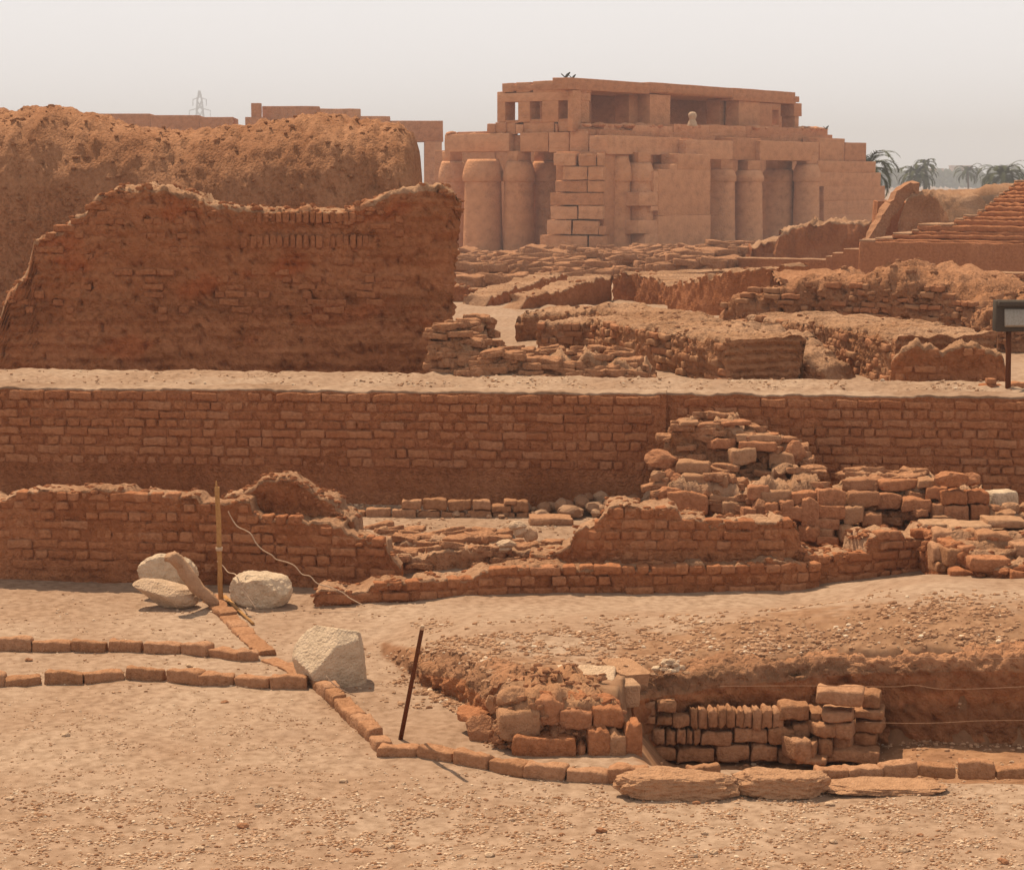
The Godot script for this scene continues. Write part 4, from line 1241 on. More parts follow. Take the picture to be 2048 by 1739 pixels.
func build_middle_walls() -> void:
	var core := {"thick": 0.55, "round": 0.05, "rough": 0.035, "freq": 5.0, "top_rough": 0.04, "step": 0.09, "holes": 0.05, "clods": 120, "clod_from": 0.98, "clod_max": 0.10, "rows": 30, "course": 0.15, "groove": 0.03, "deep": 0.03, "tint": "dull", "mat": M.mud, "sunk": 0.15}
	# long wall with the stepped end
	var r := brick_wall("mudbrick_wall", "waist-high mudbrick wall with a ragged crest and stepped broken end", [[-110, 28.3, 990, 1168], [-40, 28.25, 986, 1168], [0, 28.2, 1000, 1168], [20, 28.2, 988, 1168], [60, 28.2, 973, 1168], [200, 28.1, 971, 1168], [285, 28.0, 984, 1168], [330, 28.0, 990, 1169], [430, 27.9, 996, 1170], [500, 27.8, 998, 1172], [506, 27.8, 1012, 1172], [528, 27.8, 1034, 1173], [590, 27.7, 1032, 1176], [632, 27.7, 1047, 1180], [682, 27.6, 1045, 1184], [690, 27.6, 1060, 1184], [716, 27.6, 1077, 1186], [770, 27.5, 1080, 1186], [781, 27.5, 1110, 1186], [802, 27.5, 1134, 1186]], core, {"y0": 0.16, "y1": 1.6, "course": 0.147, "proud": 0.014, "keep": 0.93, "most": 260, "loose": 1.3}, 0.055)
	var rear := lay_out([[448, 28.25, 990, 1150], [462, 28.25, 984, 1150], [500, 28.2, 962, 1150], [530, 28.2, 951, 1150], [585, 28.15, 951, 1150], [612, 28.15, 965, 1150], [640, 28.15, 985, 1150], [670, 28.1, 1001, 1150], [672, 28.1, 1014, 1150], [708, 28.05, 1026, 1150], [714, 28.05, 1058, 1150]], 0.05)
	core.merge({"thick": 0.6, "round": 0.08, "top_rough": 0.05}, true)
	put_core(r[0], "rear_core", rear, core)
	lay_bricks(r[0], rear, {"y0": 0.95, "y1": 1.7, "course": 0.147, "proud": 0.016, "keep": 0.9, "most": 40, "s0": 1.0, "loose": 1.6})
	var low := core.duplicate()
	low.merge({"thick": 0.6, "round": 0.05, "top_rough": 0.05, "rows": 14, "tops": 8}, true)
	brick_wall("low_wall", "low curving mudbrick footing with a dusty crest painted paler as if sunlit, nearest the open sand", [[630, 26.5, 1186, 1212], [642, 26.5, 1178, 1212], [690, 26.5, 1176, 1210], [732, 26.6, 1176, 1206], [742, 26.6, 1164, 1206], [860, 26.75, 1156, 1199], [930, 26.85, 1147, 1193], [1000, 26.95, 1133, 1190], [1090, 27.0, 1127, 1190], [1180, 27.02, 1126, 1194], [1300, 27.05, 1128, 1196], [1420, 27.08, 1124, 1196], [1520, 27.12, 1120, 1195], [1600, 27.2, 1118, 1192], [1640, 27.3, 1122, 1190]], low, {"y0": 0.02, "y1": 0.6, "course": 0.15, "proud": 0.02, "keep": 0.9, "most": 150, "loose": 1.4}, 0.05)
	var mid := core.duplicate()
	mid.merge({"thick": 0.7, "round": 0.05}, true)
	brick_wall("mudbrick_wall", "mudbrick wall with a saddle-shaped crest and grey mortar smear above the shaded trench", [[1062, 27.62, 1104, 1190], [1100, 27.62, 1100, 1192], [1140, 27.52, 1086, 1194], [1150, 27.52, 1062, 1195], [1178, 27.47, 1042, 1195], [1200, 27.42, 1020, 1196], [1230, 27.42, 1012, 1196], [1260, 27.42, 1004, 1197], [1355, 27.42, 1010, 1197], [1364, 27.42, 1026, 1197], [1420, 27.42, 1041, 1196], [1480, 27.42, 1036, 1196], [1555, 27.47, 1033, 1195], [1598, 27.52, 1046, 1194], [1604, 27.52, 1092, 1192]], mid, {"y0": 0.0, "y1": 1.3, "course": 0.15, "proud": 0.010, "keep": 0.8, "most": 130, "loose": 1.2}, 0.05)
	brick_wall("mudbrick_wall", "short mudbrick wall with a long capstone brick running into the shaded corner", [[1600, 27.5, 1094, 1192], [1640, 27.5, 1102, 1190], [1700, 27.6, 1100, 1186], [1732, 27.7, 1098, 1184], [1736, 27.7, 1074, 1184], [1765, 27.8, 1065, 1180], [1842, 28.0, 1058, 1174], [1860, 28.0, 1056, 1174]], mid, {"y0": -0.05, "y1": 1.2, "course": 0.15, "proud": 0.016, "keep": 0.9, "most": 60}, 0.05)
	# low ledges behind
	for q in [[[[785, 28.4, 1118, 1136], [802, 28.4, 1110, 1134], [880, 28.45, 1098, 1130], [1000, 28.5, 1090, 1124], [1010, 28.5, 1098, 1124], [1075, 28.5, 1096, 1122], [1142, 28.5, 1084, 1118]], "low eroded brick ledge just behind the curving footing"], [[[782, 29.2, 1092, 1104], [800, 29.2, 1084, 1102], [848, 29.2, 1076, 1100], [905, 29.3, 1068, 1098], [960, 29.4, 1074, 1096], [1022, 29.4, 1078, 1094]], "second eroded brick ledge with a long rounded brick on it"], [[[712, 30.0, 1060, 1080], [740, 30.0, 1056, 1078], [820, 30.1, 1060, 1076], [902, 30.2, 1066, 1074]], "thin third ledge of eroded brick at the edge of the sand shelf"]]:
		brick_wall("brick_ledge", q[1], q[0], {"thick": 0.6, "round": 0.05, "rough": 0.05, "freq": 6.0, "top_rough": 0.04, "step": 0.09, "clods": 36, "fallen": true, "fallen_size": 0.9, "clod_from": 0.6, "clod_max": 0.10, "rows": 8, "deep": 0.04, "sunk": 0.25, "mat": M.mud_pale}, null, 0.045)
	# two courses of loose bricks on the sand shelf
	var row := thing("brick_row", "two loose courses of bricks laid along the sand shelf", "brick row", at(880, 1042, 31.4))
	for q in [[688, 1020, 730, 1040], [732, 1017, 780, 1038], [784, 1019, 833, 1040], [836, 1021, 880, 1042], [884, 1022, 930, 1044], [934, 1022, 982, 1044], [985, 1024, 1014, 1046], [1008, 1026, 1030, 1048], [1034, 1026, 1056, 1046], [803, 1000, 842, 1020], [845, 999, 892, 1021], [896, 1001, 942, 1022], [945, 1002, 980, 1021], [984, 1010, 1024, 1024], [1026, 1003, 1056, 1026], [1008, 1000, 1034, 1010]]:
		set_brick(row, q, 31.4 + rr(-.04, .04), M.edging, 0.22)
	var slab := thing("mud_slab", "flat mud slab lying by the end of the loose brick row", "slab", at(1100, 1056, 30.6))
	set_brick(slab, [1058, 1036, 1146, 1052], 30.6, M.edging, 0.5).name = "slab"
	for q in [[1024, 1048, 1052, 1078], [1046, 1060, 1074, 1088], [996, 1080, 1030, 1096], [1000, 1094, 1022, 1106], [1018, 1044, 1054, 1064]]:
		var p := at((q[0] + q[2]) / 2.0, q[3], 28.3)
		var st := thing("pale_stone", "pale fist-sized stone perched on the low ledge by the saddle wall", "stone", p, "pale stones on the ledge")
		set_stone(st, "stone", q, 28.3, [M.limestone_b, M.fieldstone[3]])
	# rubble at the foot of the terrace wall
	for k in 70:
		var u := rr(900, 1320)
		var d := rr(31.2, 32.0)
		var size := rr(0.10, 0.30) * lerpf(0.6, 1.15, smoothstep(900, 1200, u))
		var lift: float = rr(0, .32) * smoothstep(1020, 1200, u)
		var g := at(u, 1000, d)
		var p := Vector3(g.x, land(g.x, d) + size * 0.28 + lift * (d - 31.2) / 0.8, -d)
		var st := thing("rubble_stone", "%s %s rubble stone lying in the shade at the terrace wall's foot" % ["large" if size > 0.2 else "small", ["grey", "pale grey", "dark brown"][k % 3]], "stone", p, "rubble along the terrace wall")
		part("stone", rocks[k % rocks.size()], M.grey_rubble[k % 3], st, Transform3D(Basis(Vector3(rr(-1, 1), rr(-1, 1), rr(-1, 1)).normalized(), rr(0, 6)).scaled(Vector3(1, .75, 1) * size), p))
	stone_pile()
	corner_wall()

func stone_pile() -> void:
	# a spill of brick and stone climbing from the corner up to the terrace wall
	var core_a := lay_out([[1325, 31.3, 890, 1010], [1352, 31.2, 846, 1010], [1380, 31.1, 842, 1010], [1460, 31.0, 845, 1015], [1500, 30.9, 868, 1020], [1560, 30.9, 874, 1020], [1600, 30.9, 888, 1020], [1610, 30.9, 935, 1020]], 0.05)
	var t := thing("stone_pile", "high spill of broken bricks and stones banked against the terrace wall", "rubble pile", at(1480, 1040, 30.0))
	var loose := {"thick": 1.0, "round": 0.16, "rough": 0.12, "freq": 5.0, "top_rough": 0.06, "step": 0.12, "clods": 130, "fallen": true, "fallen_size": 0.9, "clod_from": 0.3, "clod_max": 0.18, "rows": 16, "deep": 0.10, "mat": M.mud_pale}
	put_core(t, "earth_core", core_a, loose)
	var core_b := lay_out([[1300, 29.9, 965, 1060], [1400, 29.7, 950, 1064], [1480, 29.5, 960, 1070], [1530, 29.3, 950, 1075], [1640, 29.2, 965, 1085], [1700, 29.2, 1000, 1088], [1755, 29.2, 1030, 1090], [1762, 29.2, 1060, 1090]], 0.05)
	loose.merge({"thick": 1.5, "round": 0.3, "sunk": 0.4}, true)
	put_core(t, "earth_core", core_b, loose)
	# stones that can be told apart, from the crest down
	for q in [[1296, 902, 1352, 940, 30.2], [1354, 922, 1424, 948, 30.1], [1302, 938, 1330, 964, 30.0], [1328, 940, 1350, 966, 30.0], [1344, 948, 1370, 972, 29.9], [1366, 950, 1462, 984, 29.8], [1318, 970, 1362, 1004, 29.7], [1336, 986, 1420, 1026, 29.5], [1426, 988, 1486, 1026, 29.5], [1444, 1004, 1488, 1032, 29.4], [1462, 898, 1512, 930, 30.5], [1540, 908, 1590, 940, 30.6], [1574, 886, 1612, 934, 30.7], [1480, 884, 1556, 902, 30.6], [1420, 876, 1470, 900, 30.8]]:
		if q[2] - q[0] > 1.5 * (q[3] - q[1]):
			set_brick(t, q, q[4], [M.fieldstone[0], M.fieldstone[2], M.bricks[4], M.bricks[2], M.fieldstone[1]], 0.28, rr(-.35, .35))
		else:
			set_stone(t, "stone", [q[0], q[1], q[2], q[3]], q[4], [M.fieldstone[0], M.fieldstone[2], M.bricks[4], M.bricks[2], M.fieldstone[1]])
	for q in [[1498, 972, 1540, 1000, 29.1], [1526, 982, 1584, 1006, 29.05], [1580, 986, 1640, 1010, 29.0], [1636, 980, 1692, 1012, 28.95], [1506, 1000, 1534, 1030, 28.95], [1534, 1006, 1560, 1034, 28.9], [1560, 1002, 1584, 1036, 28.9], [1580, 1014, 1612, 1044, 28.85], [1606, 1000, 1640, 1052, 28.8], [1626, 1008, 1694, 1036, 28.8], [1692, 1014, 1730, 1050, 28.75], [1730, 1026, 1768, 1052, 28.75], [1632, 1036, 1684, 1060, 28.75], [1606, 1052, 1636, 1086, 28.7], [1640, 1058, 1672, 1076, 28.7], [1680, 1052, 1726, 1082, 28.65], [1636, 1074, 1680, 1090, 28.65], [1700, 984, 1760, 1016, 28.95], [1486, 1014, 1512, 1042, 28.9]]:
		if rng.randf() < 0.88:
			set_brick(t, q, q[4], [M.fieldstone[0], M.fieldstone[2], M.bricks[4], M.bricks[2], M.fieldstone[1]], 0.26, rr(-.4, .4))
		else:
			set_stone(t, "stone", [q[0], q[1], q[2], q[3]], q[4], [M.fieldstone[0], M.fieldstone[2], M.bricks[4], M.bricks[2], M.fieldstone[1]])
	for q in [[1392, 846, 1440, 856, 31.0], [1440, 842, 1500, 852, 31.0], [1470, 870, 1560, 886, 30.8], [1510, 866, 1560, 878, 30.9], [1360, 842, 1400, 852, 31.0]]:
		set_brick(t, q, q[4], [M.fieldstone[0], M.fieldstone[2], M.bricks[4], M.bricks[2], M.fieldstone[1]], 0.3, rr(-.3, .3))
	# the lower pile running right to the white block
	var u := thing("stone_pile", "broad low pile of loose stones capped by a brick pier with two stones on top", "rubble pile", at(1830, 1050, 29.0))
	var core_c := lay_out([[1660, 29.6, 985, 1060], [1700, 29.6, 962, 1060], [1760, 29.5, 960, 1060], [1850, 29.4, 962, 1060], [1885, 29.3, 975, 1060], [1975, 29.2, 985, 1060], [1984, 29.2, 1030, 1060]], 0.05)
	loose.merge({"thick": 1.2, "sunk": 0.5}, true)
	put_core(u, "earth_core", core_c, loose)
	for q in [[1690, 960, 1760, 985, 29.4], [1760, 960, 1838, 982, 29.4], [1840, 958, 1882, 976, 29.3], [1750, 988, 1804, 1016, 29.2], [1808, 996, 1868, 1024, 29.1], [1712, 996, 1756, 1022, 29.2], [1856, 972, 1900, 1000, 29.2], [1830, 1018, 1856, 1034, 29.0], [1864, 1010, 1896, 1034, 29.0], [1868, 1032, 1906, 1044, 28.9]]:
		set_brick(u, q, q[4], [M.fieldstone[0], M.fieldstone[2], M.bricks[4], M.bricks[2], M.fieldstone[1]], 0.28, rr(-.35, .35))
	for q in [[1884, 984, 1934, 1012, 29.0], [1936, 984, 1979, 1010, 29.02], [1890, 1012, 1940, 1044, 28.95], [1942, 1011, 1978, 1044, 28.98]]:
		set_brick(u, q, q[4], M.bricks, 0.34)
	for q in [[1877, 940, 1934, 974, 29.0], [1928, 948, 1962, 976, 29.05]]:
		set_stone(u, "capstone", [q[0], q[1], q[2], q[3]], q[4], [M.fieldstone[0], M.fieldstone[2], M.bricks[4], M.bricks[2], M.fieldstone[1]])
	var wb := thing("limestone_block", "squared white limestone block behind the brick pier", "stone block", at(2005, 1026, 29.6))
	var a := at(1976, 985, 29.6)
	var b := at(2034, 1026, 29.6)
	part("block", block(Vector3(b.x - a.x, a.y - b.y, 0.4), 0.03, 0.03, 9.0, 4, 3, 3), M.limestone, wb, Transform3D(Basis(Vector3.UP, 0.25), (a + b) / 2 - Vector3(0, 0, .2)))
	for k in 16:
		var x := rr(1990, 2090)
		var p := at(x, rr(1010, 1048), rr(28.6, 29.4))
		var st := thing("rubble_stone", "tan rubble stone heaped beside the white limestone block", "stone", p, "rubble by the white block")
		part("stone", rocks[k % rocks.size()], M.fieldstone[k % 4], st, Transform3D(Basis(Vector3(rr(-1, 1), rr(-1, 1), rr(-1, 1)).normalized(), rr(0, 6)).scaled(Vector3(1.2, .8, 1) * rr(.12, .3)), p))

func corner_wall() -> void:
	# the mass of big bricks that comes forward at the corner
	var core := {"thick": 1.3, "round": 0.06, "rough": 0.06, "freq": 5.0, "top_rough": 0.05, "step": 0.14, "holes": 0.08, "clods": 160, "clod_from": 0.9, "rows": 30, "course": 0.16, "groove": 0.03, "deep": 0.07, "tint": "dull", "mat": M.mud, "sunk": 0.3, "tops": 8}
	var r := brick_wall("mudbrick_wall", "thick broken corner of large mudbricks stepping forward over the earth bank", [[1838, 28.0, 1062, 1168], [1852, 27.7, 1064, 1172], [1880, 27.1, 1070, 1186], [1915, 26.6, 1092, 1200], [1950, 26.2, 1112, 1214], [2000, 25.9, 1118, 1226], [2120, 25.6, 1122, 1240]], core, {"y0": 0.35, "y1": 1.5, "course": 0.16, "proud": 0.02, "keep": 0.75, "most": 60, "loose": 2.0}, 0.05)
	var back := lay_out([[1850, 28.2, 1052, 1120], [1890, 28.0, 1056, 1120], [1960, 27.8, 1060, 1120], [2120, 27.5, 1062, 1125]], 0.05)
	core.merge({"thick": 1.0}, true)
	put_core(r[0], "rear_core", back, core)
	for q in [[1960, 1066, 2024, 1096, 27.0], [1945, 1114, 2024, 1144, 26.0], [1870, 1060, 1912, 1092, 27.3], [1866, 1090, 1892, 1124, 26.9], [1892, 1098, 1924, 1136, 26.6], [2030, 1090, 2090, 1118, 26.6], [1870, 1124, 1894, 1146, 26.8], [1905, 1140, 1950, 1168, 26.3], [2026, 1140, 2086, 1170, 25.7], [1930, 1064, 1960, 1090, 27.3]]:
		set_brick(r[0], q, q[4] - 0.06, M.edging if q[4] > 26.5 else M.bricks, 0.36, rr(-.12, .12))
	for q in [[1850, 1046, 1930, 1060, 28.1], [1975, 1040, 2060, 1056, 28.0], [1900, 1050, 1990, 1064, 27.9]]:
		set_brick(r[0], q, q[4], M.fieldstone, 0.5)

# ---------------------------------------------------------------- the pit and what stands in it
func build_pit() -> void:
	var w := thing("pit_wall", "short pit wall of flat and upright mudbricks ending in a taller stack", "wall", at(1520, 1530, 20.7))
	var core := lay_out([[1300, 20.9, 1440, 1535], [1420, 20.9, 1440, 1535], [1500, 20.9, 1430, 1535], [1610, 20.9, 1425, 1535], [1700, 20.8, 1425, 1535]], 0.06, 0.1)
	put_core(w, "earth_core", core, {"thick": 0.3, "round": 0.04, "rough": 0.03, "freq": 6.0, "top_rough": 0.03, "rows": 10})
	var d := 20.72
	for q in [[1300, 1496, 1352, 1520], [1354, 1494, 1432, 1524], [1436, 1492, 1500, 1524], [1504, 1490, 1558, 1522], [1558, 1496, 1618, 1528], [1310, 1500, 1340, 1516],
			[1402, 1462, 1464, 1494], [1468, 1458, 1534, 1488], [1538, 1456, 1590, 1490], [1588, 1448, 1622, 1482], [1272, 1454, 1300, 1494], [1304, 1458, 1330, 1488], [1332, 1460, 1352, 1490], [1354, 1458, 1372, 1490], [1374, 1460, 1386, 1488], [1387, 1460, 1400, 1490],
			[1276, 1404, 1312, 1430], [1314, 1402, 1352, 1426], [1286, 1432, 1312, 1448], [1314, 1432, 1346, 1450], [1346, 1432, 1380, 1456], [1238, 1418, 1282, 1448],
			[1560, 1408, 1622, 1440]]:
		set_brick(w, q, d + rr(-.03, .03), M.edging, 0.24)
	var x := 1382.0
	while x < 1556.0:
		var step := rr(15, 24)
		set_brick(w, [x, 1420 + rr(-3, 3) - (x - 1382) * 0.02, x + step - 1.0, 1456 + rr(-2, 2)], d + rr(-.03, .03), M.edging, 0.22)
		x += step
	for q in [[1640, 1380, 1732, 1414, 20.45, -.25], [1732, 1388, 1768, 1416, 20.75, -.3], [1622, 1424, 1650, 1444, 20.7, 0.0], [1652, 1424, 1712, 1446, 20.5, -.25], [1714, 1420, 1774, 1440, 20.7, -.25], [1626, 1450, 1668, 1476, 20.5, 0.3], [1668, 1446, 1714, 1478, 20.52, -.3], [1716, 1442, 1776, 1466, 20.7, -.3], [1580, 1482, 1618, 1526, 20.35, 0.3], [1612, 1484, 1640, 1520, 20.4, -.3], [1644, 1480, 1672, 1512, 20.5, -.25], [1676, 1470, 1712, 1500, 20.6, -.3], [1714, 1466, 1760, 1492, 20.72, -.3], [1660, 1500, 1768, 1526, 20.5, -.2], [1600, 1516, 1662, 1530, 20.35, -.2]]:
		set_brick(w, [q[0], q[1], q[2], q[3]], q[4], M.edging, 0.34, q[5])
	# cut earth of the bank, bed upon bed
	for q in [["deep", 1.2, 9.0, -0.62], ["low", -1.55, -0.2, -0.15]]:
		var A := []
		for e in MOUND_EDGE:
			if e[0] >= q[1] and e[0] <= q[2]:
				A.append([e[0], -(e[1] + 0.0), land(e[0], e[1] + (0.36 if q[0] == "deep" else 0.45)) + 0.0, q[3]])
		var W := lay_line(A, 0.045)
		var two := wall_mesh(W, {"thick": 0.6 if q[0] == "deep" else 0.6, "round": 0.24 if q[0] == "deep" else 0.22, "arc": 14, "tops": 4, "rough": 0.075, "freq": 5.0, "top_rough": 0.03, "rows": 26, "holes": 0.06, "deep": 0.10, "tint": "strata"})
		var bank := Node3D.new()
		bank.name = numbered("cut_bank")
		add_child(bank)
		part("face", two[0], M.mud, bank)
		part("lip", two[1], M.mud_pale, bank)
		tag(bank, "bedded dark earth face of the cut bank at the back of the pit" if q[0] == "deep" else "low stony earth face where the bank begins behind the rusty rod", "earth bank", "", "structure")
	# rough masonry nose
	var m := thing("rough_masonry", "tumbled block of rough stones and clods at the tip of the bank", "masonry", at(1140, 1530, 19.4))
	var nose := lay_out([[975, 19.9, 1452, 1512], [996, 19.7, 1412, 1520], [1030, 19.62, 1394, 1526], [1130, 19.6, 1392, 1530], [1220, 19.6, 1404, 1534], [1258, 19.65, 1430, 1534], [1276, 19.75, 1460, 1534]], 0.04)
	put_core(m, "earth_core", nose, {"thick": 1.2, "round": 0.22, "rough": 0.10, "freq": 6.0, "top_rough": 0.08, "rows": 18, "deep": 0.08, "holes": 0.15, "clods": 420, "clod_from": 0.6, "clod_max": 0.08, "mat": M.fieldstone[2], "crest": M.fieldstone[0], "tops": 10})
	for q in [[1030, 1470, 1154, 1522, 19.45], [1156, 1488, 1176, 1526, 19.5], [1174, 1464, 1218, 1528, 19.45], [1214, 1466, 1256, 1530, 19.45], [1248, 1444, 1282, 1532, 19.5], [996, 1424, 1078, 1482, 19.6], [1072, 1398, 1130, 1452, 19.65], [1124, 1420, 1188, 1460, 19.6], [1184, 1418, 1244, 1460, 19.6], [1000, 1382, 1064, 1424, 19.75], [1066, 1376, 1124, 1404, 19.8], [1126, 1384, 1180, 1420, 19.75], [1180, 1392, 1236, 1420, 19.75], [906, 1420, 980, 1452, 20.2], [932, 1440, 996, 1504, 19.95], [970, 1392, 1004, 1430, 20.0]]:
		if q[3] > 1440 and q[0] > 990:
			set_brick(m, q, q[4] - 0.06, [M.fieldstone[2], M.bricks[0], M.bricks[4], M.fieldstone[0]], 0.34, rr(-.15, .15))
			continue
		var st := set_stone(m, "stone", [q[0], q[1], q[2], q[3]], q[4], [M.fieldstone[2], M.bricks[0], M.bricks[1], M.fieldstone[0]])
		st.scale *= 1.05
	# pale slabs lying on the nose and the pierced block
	var s1 := thing("pale_slab", "long thin pale slab lying flat on the stony nose", "slab", at(1075, 1352, 20.9))
	part("slab", block(Vector3(0.60, 0.07, 0.42), 0.02, 0.025, 1.0, 6, 1, 4), M.limestone, s1, Transform3D(Basis(Vector3.UP, 0.1), at(1076, 1347, 20.9)))
	var s2 := thing("pale_slab", "broad pale slab tilted on the nose beside the square stone", "slab", at(1180, 1376, 20.6))
	part("slab", block(Vector3(0.50, 0.10, 0.55), 0.02, 0.025, 2.0, 5, 1, 5), M.limestone_b, s2, Transform3D(Basis(Vector3(1, 0, 0), 0.18) * Basis(Vector3.UP, -0.15), at(1182, 1360, 20.6)))
	var s3 := thing("squared_stone", "squared reddish stone block on the bank below the pierced block", "stone block", at(1248, 1410, 20.35))
	part("block", block(Vector3(0.27, 0.26, 0.4), 0.02, 0.02, 3.0, 3, 3, 3), M.fieldstone[3], s3, Transform3D(Basis(Vector3.UP, 0.2), at(1248, 1384, 20.55)))
	var s4 := thing("pierced_block", "flat square stone with one small round hole in its top", "stone block", at(1250, 1372, 20.7))
	var pb := Transform3D(Basis(Vector3(0, 0, 1), -0.12) * Basis(Vector3(1, 0, 0), 0.10) * Basis(Vector3.UP, 0.5), at(1250, 1346, 20.95))
	part("block", pierced(), M.fieldstone[1], s4, pb)
	var peb := at(1340, 1345, 20.9)
	for k in 34:
		var hgt := rr(0, 1)
		var rad := 0.17 * (1.0 - hgt * 0.8)
		var an := rr(0, TAU)
		var p := peb + Vector3(cos(an) * rad * 1.1, hgt * 0.16 - 0.02, sin(an) * rad)
		var st := thing("white_pebble", "white pebble in the small heap beside the pierced block", "stone", p, "heap of white pebbles")
		part("stone", rocks[k % rocks.size()], [M.limestone, M.limestone_b, M.fieldstone[3]][k % 3], st, Transform3D(Basis(Vector3(rr(-1, 1), rr(-1, 1), rr(-1, 1)).normalized(), rr(0, 6)).scaled(Vector3(1.5, .8, 1.1) * rr(.045, .085)), p))

func pierced() -> ArrayMesh:
	# a slab with a round hole right through its middle
	var P := PackedVector3Array()
	var n := 24
	var hx := 0.19; var hz := 0.25; var hy := 0.08; var r := 0.028
	var ring_in := []
	var ring_out := []
	for k in n:
		var an := TAU * k / n
		var c := Vector3(cos(an), 0, sin(an))
		ring_in.append(c * r)
		var m := maxf(absf(c.x) / hx, absf(c.z) / hz)
		ring_out.append(c / m)
	for k in n:
		var k2 := (k + 1) % n
		var up := Vector3.UP * hy
		var a: Vector3 = ring_in[k]; var b: Vector3 = ring_in[k2]; var c: Vector3 = ring_out[k]; var d: Vector3 = ring_out[k2]
		for p in [a + up, c + up, b + up, b + up, c + up, d + up, a - up, b - up, c - up, b - up, d - up, c - up, c + up, c - up, d + up, d + up, c - up, d - up, a + up, b + up, a - up, b + up, b - up, a - up]:
			P.append(p)
	return from_tris(P, false)

# ---------------------------------------------------------------- brick edging on the sand
func edging_line(label: String, line: Array, lens: Array, h: float, gap := 0.012, wide := 0.19) -> void:
	# line: sheet points along the foot of the bricks; lens: brick lengths in metres, first to last
	var pts := []
	for q in line:
		var p := on_level(q[0], q[1], 0.0)
		if q[0] < 700:
			p = on_ground(q[0], q[1])
		pts.append(p)
	var t := thing("brick_edging", label, "edging", pts[0])
	var dist := [0.0]
	for i in pts.size() - 1:
		dist.append(dist[i] + (pts[i + 1] - pts[i]).length())
	var total: float = dist[-1]
	var sum := 0.0
	for l in lens:
		sum += l
	var s := 0.0
	for k in lens.size():
		var L: float = lens[k] * total / sum
		var a := walk(pts, dist, s)
		var b := walk(pts, dist, s + L)
		var x := (b - a)
		var len_ := x.length()
		x = x.normalized()
		var z := x.cross(Vector3.UP).normalized()
		var y := z.cross(x).normalized()
		var hb := h * rr(0.72, 1.12)
		var bas := Basis(x, y, z) * Basis(Vector3(rr(-.3, .3), 1, rr(-.3, .3)).normalized(), rr(-.07, .07)) * Basis(Vector3(0, 0, 1), rr(-.08, .08))
		var c := (a + b) / 2 + Vector3.UP * (hb / 2 - 0.025) - z * wide / 2 * (1.0 if z.z > 0 else -1.0)
		part("brick", brick_worn[rng.randi_range(0, brick_worn.size() - 1)], M.edging[rng.randi_range(0, 2)], t, Transform3D(bas.scaled_local(Vector3((len_ - gap) / .38, hb / .13, wide / .20)), c))
		s += L

func walk(pts: Array, dist: Array, s: float) -> Vector3:
	for i in pts.size() - 1:
		if s <= dist[i + 1] or i == pts.size() - 2:
			return (pts[i] as Vector3).lerp(pts[i + 1], clampf((s - dist[i]) / (dist[i + 1] - dist[i]), 0, 1))
	return pts[-1]

func build_edging() -> void:
	edging_line("upper short row of edging bricks ending at the pale flat bricks", [[-150, 1303], [0, 1303], [60, 1304], [190, 1304], [330, 1307], [400, 1312], [475, 1322], [518, 1322]], [.36, .38, .35, .40, .38, .36, .40, .34, .40, .22], 0.17)
	edging_line("lower short row of edging bricks running to the diagonal line", [[-150, 1374], [0, 1374], [70, 1369], [150, 1370], [228, 1361], [305, 1360], [390, 1372], [460, 1370], [540, 1378], [612, 1379]], [.38, .38, .38, .40, .40, .42, .40, .36, .38, .38], 0.165)
	edging_line("diagonal edging bricks climbing from the row ends to the leaning stone", [[520, 1312], [490, 1290], [470, 1270], [440, 1238], [412, 1208], [398, 1196]], [.34, .36, .34, .40, .38, .42, .40, .36, .4], 0.09, 0.02, 0.24)
	edging_line("three flat pale bricks bridging the gap in the diagonal edging", [[606, 1362], [576, 1345], [545, 1332], [522, 1322]], [.36, .4, .4], 0.06, 0.03, 0.22)
	edging_line("diagonal edging bricks running down from the white boulder to the corner", [[752, 1504], [712, 1462], [680, 1430], [648, 1398], [614, 1368]], [.36, .36, .35, .36, .38, .36, .36, .38], 0.15)
	edging_line("curving front row of edging bricks below the rusty rod and the masonry", [[752, 1512], [834, 1516], [914, 1530], [1000, 1549], [1080, 1560], [1160, 1566], [1244, 1570], [1330, 1572], [1400, 1566], [1446, 1562]], [.40, .38, .41, .39, .40, .40, .38, .40, .30], 0.175)
	edging_line("far end row of edging bricks in front of the pit's deep side", [[1630, 1560], [1690, 1562], [1764, 1556], [1838, 1550], [1912, 1550], [1990, 1554], [2064, 1556], [2150, 1556]], [.34, .38, .38, .38, .38, .38, .40], 0.16)

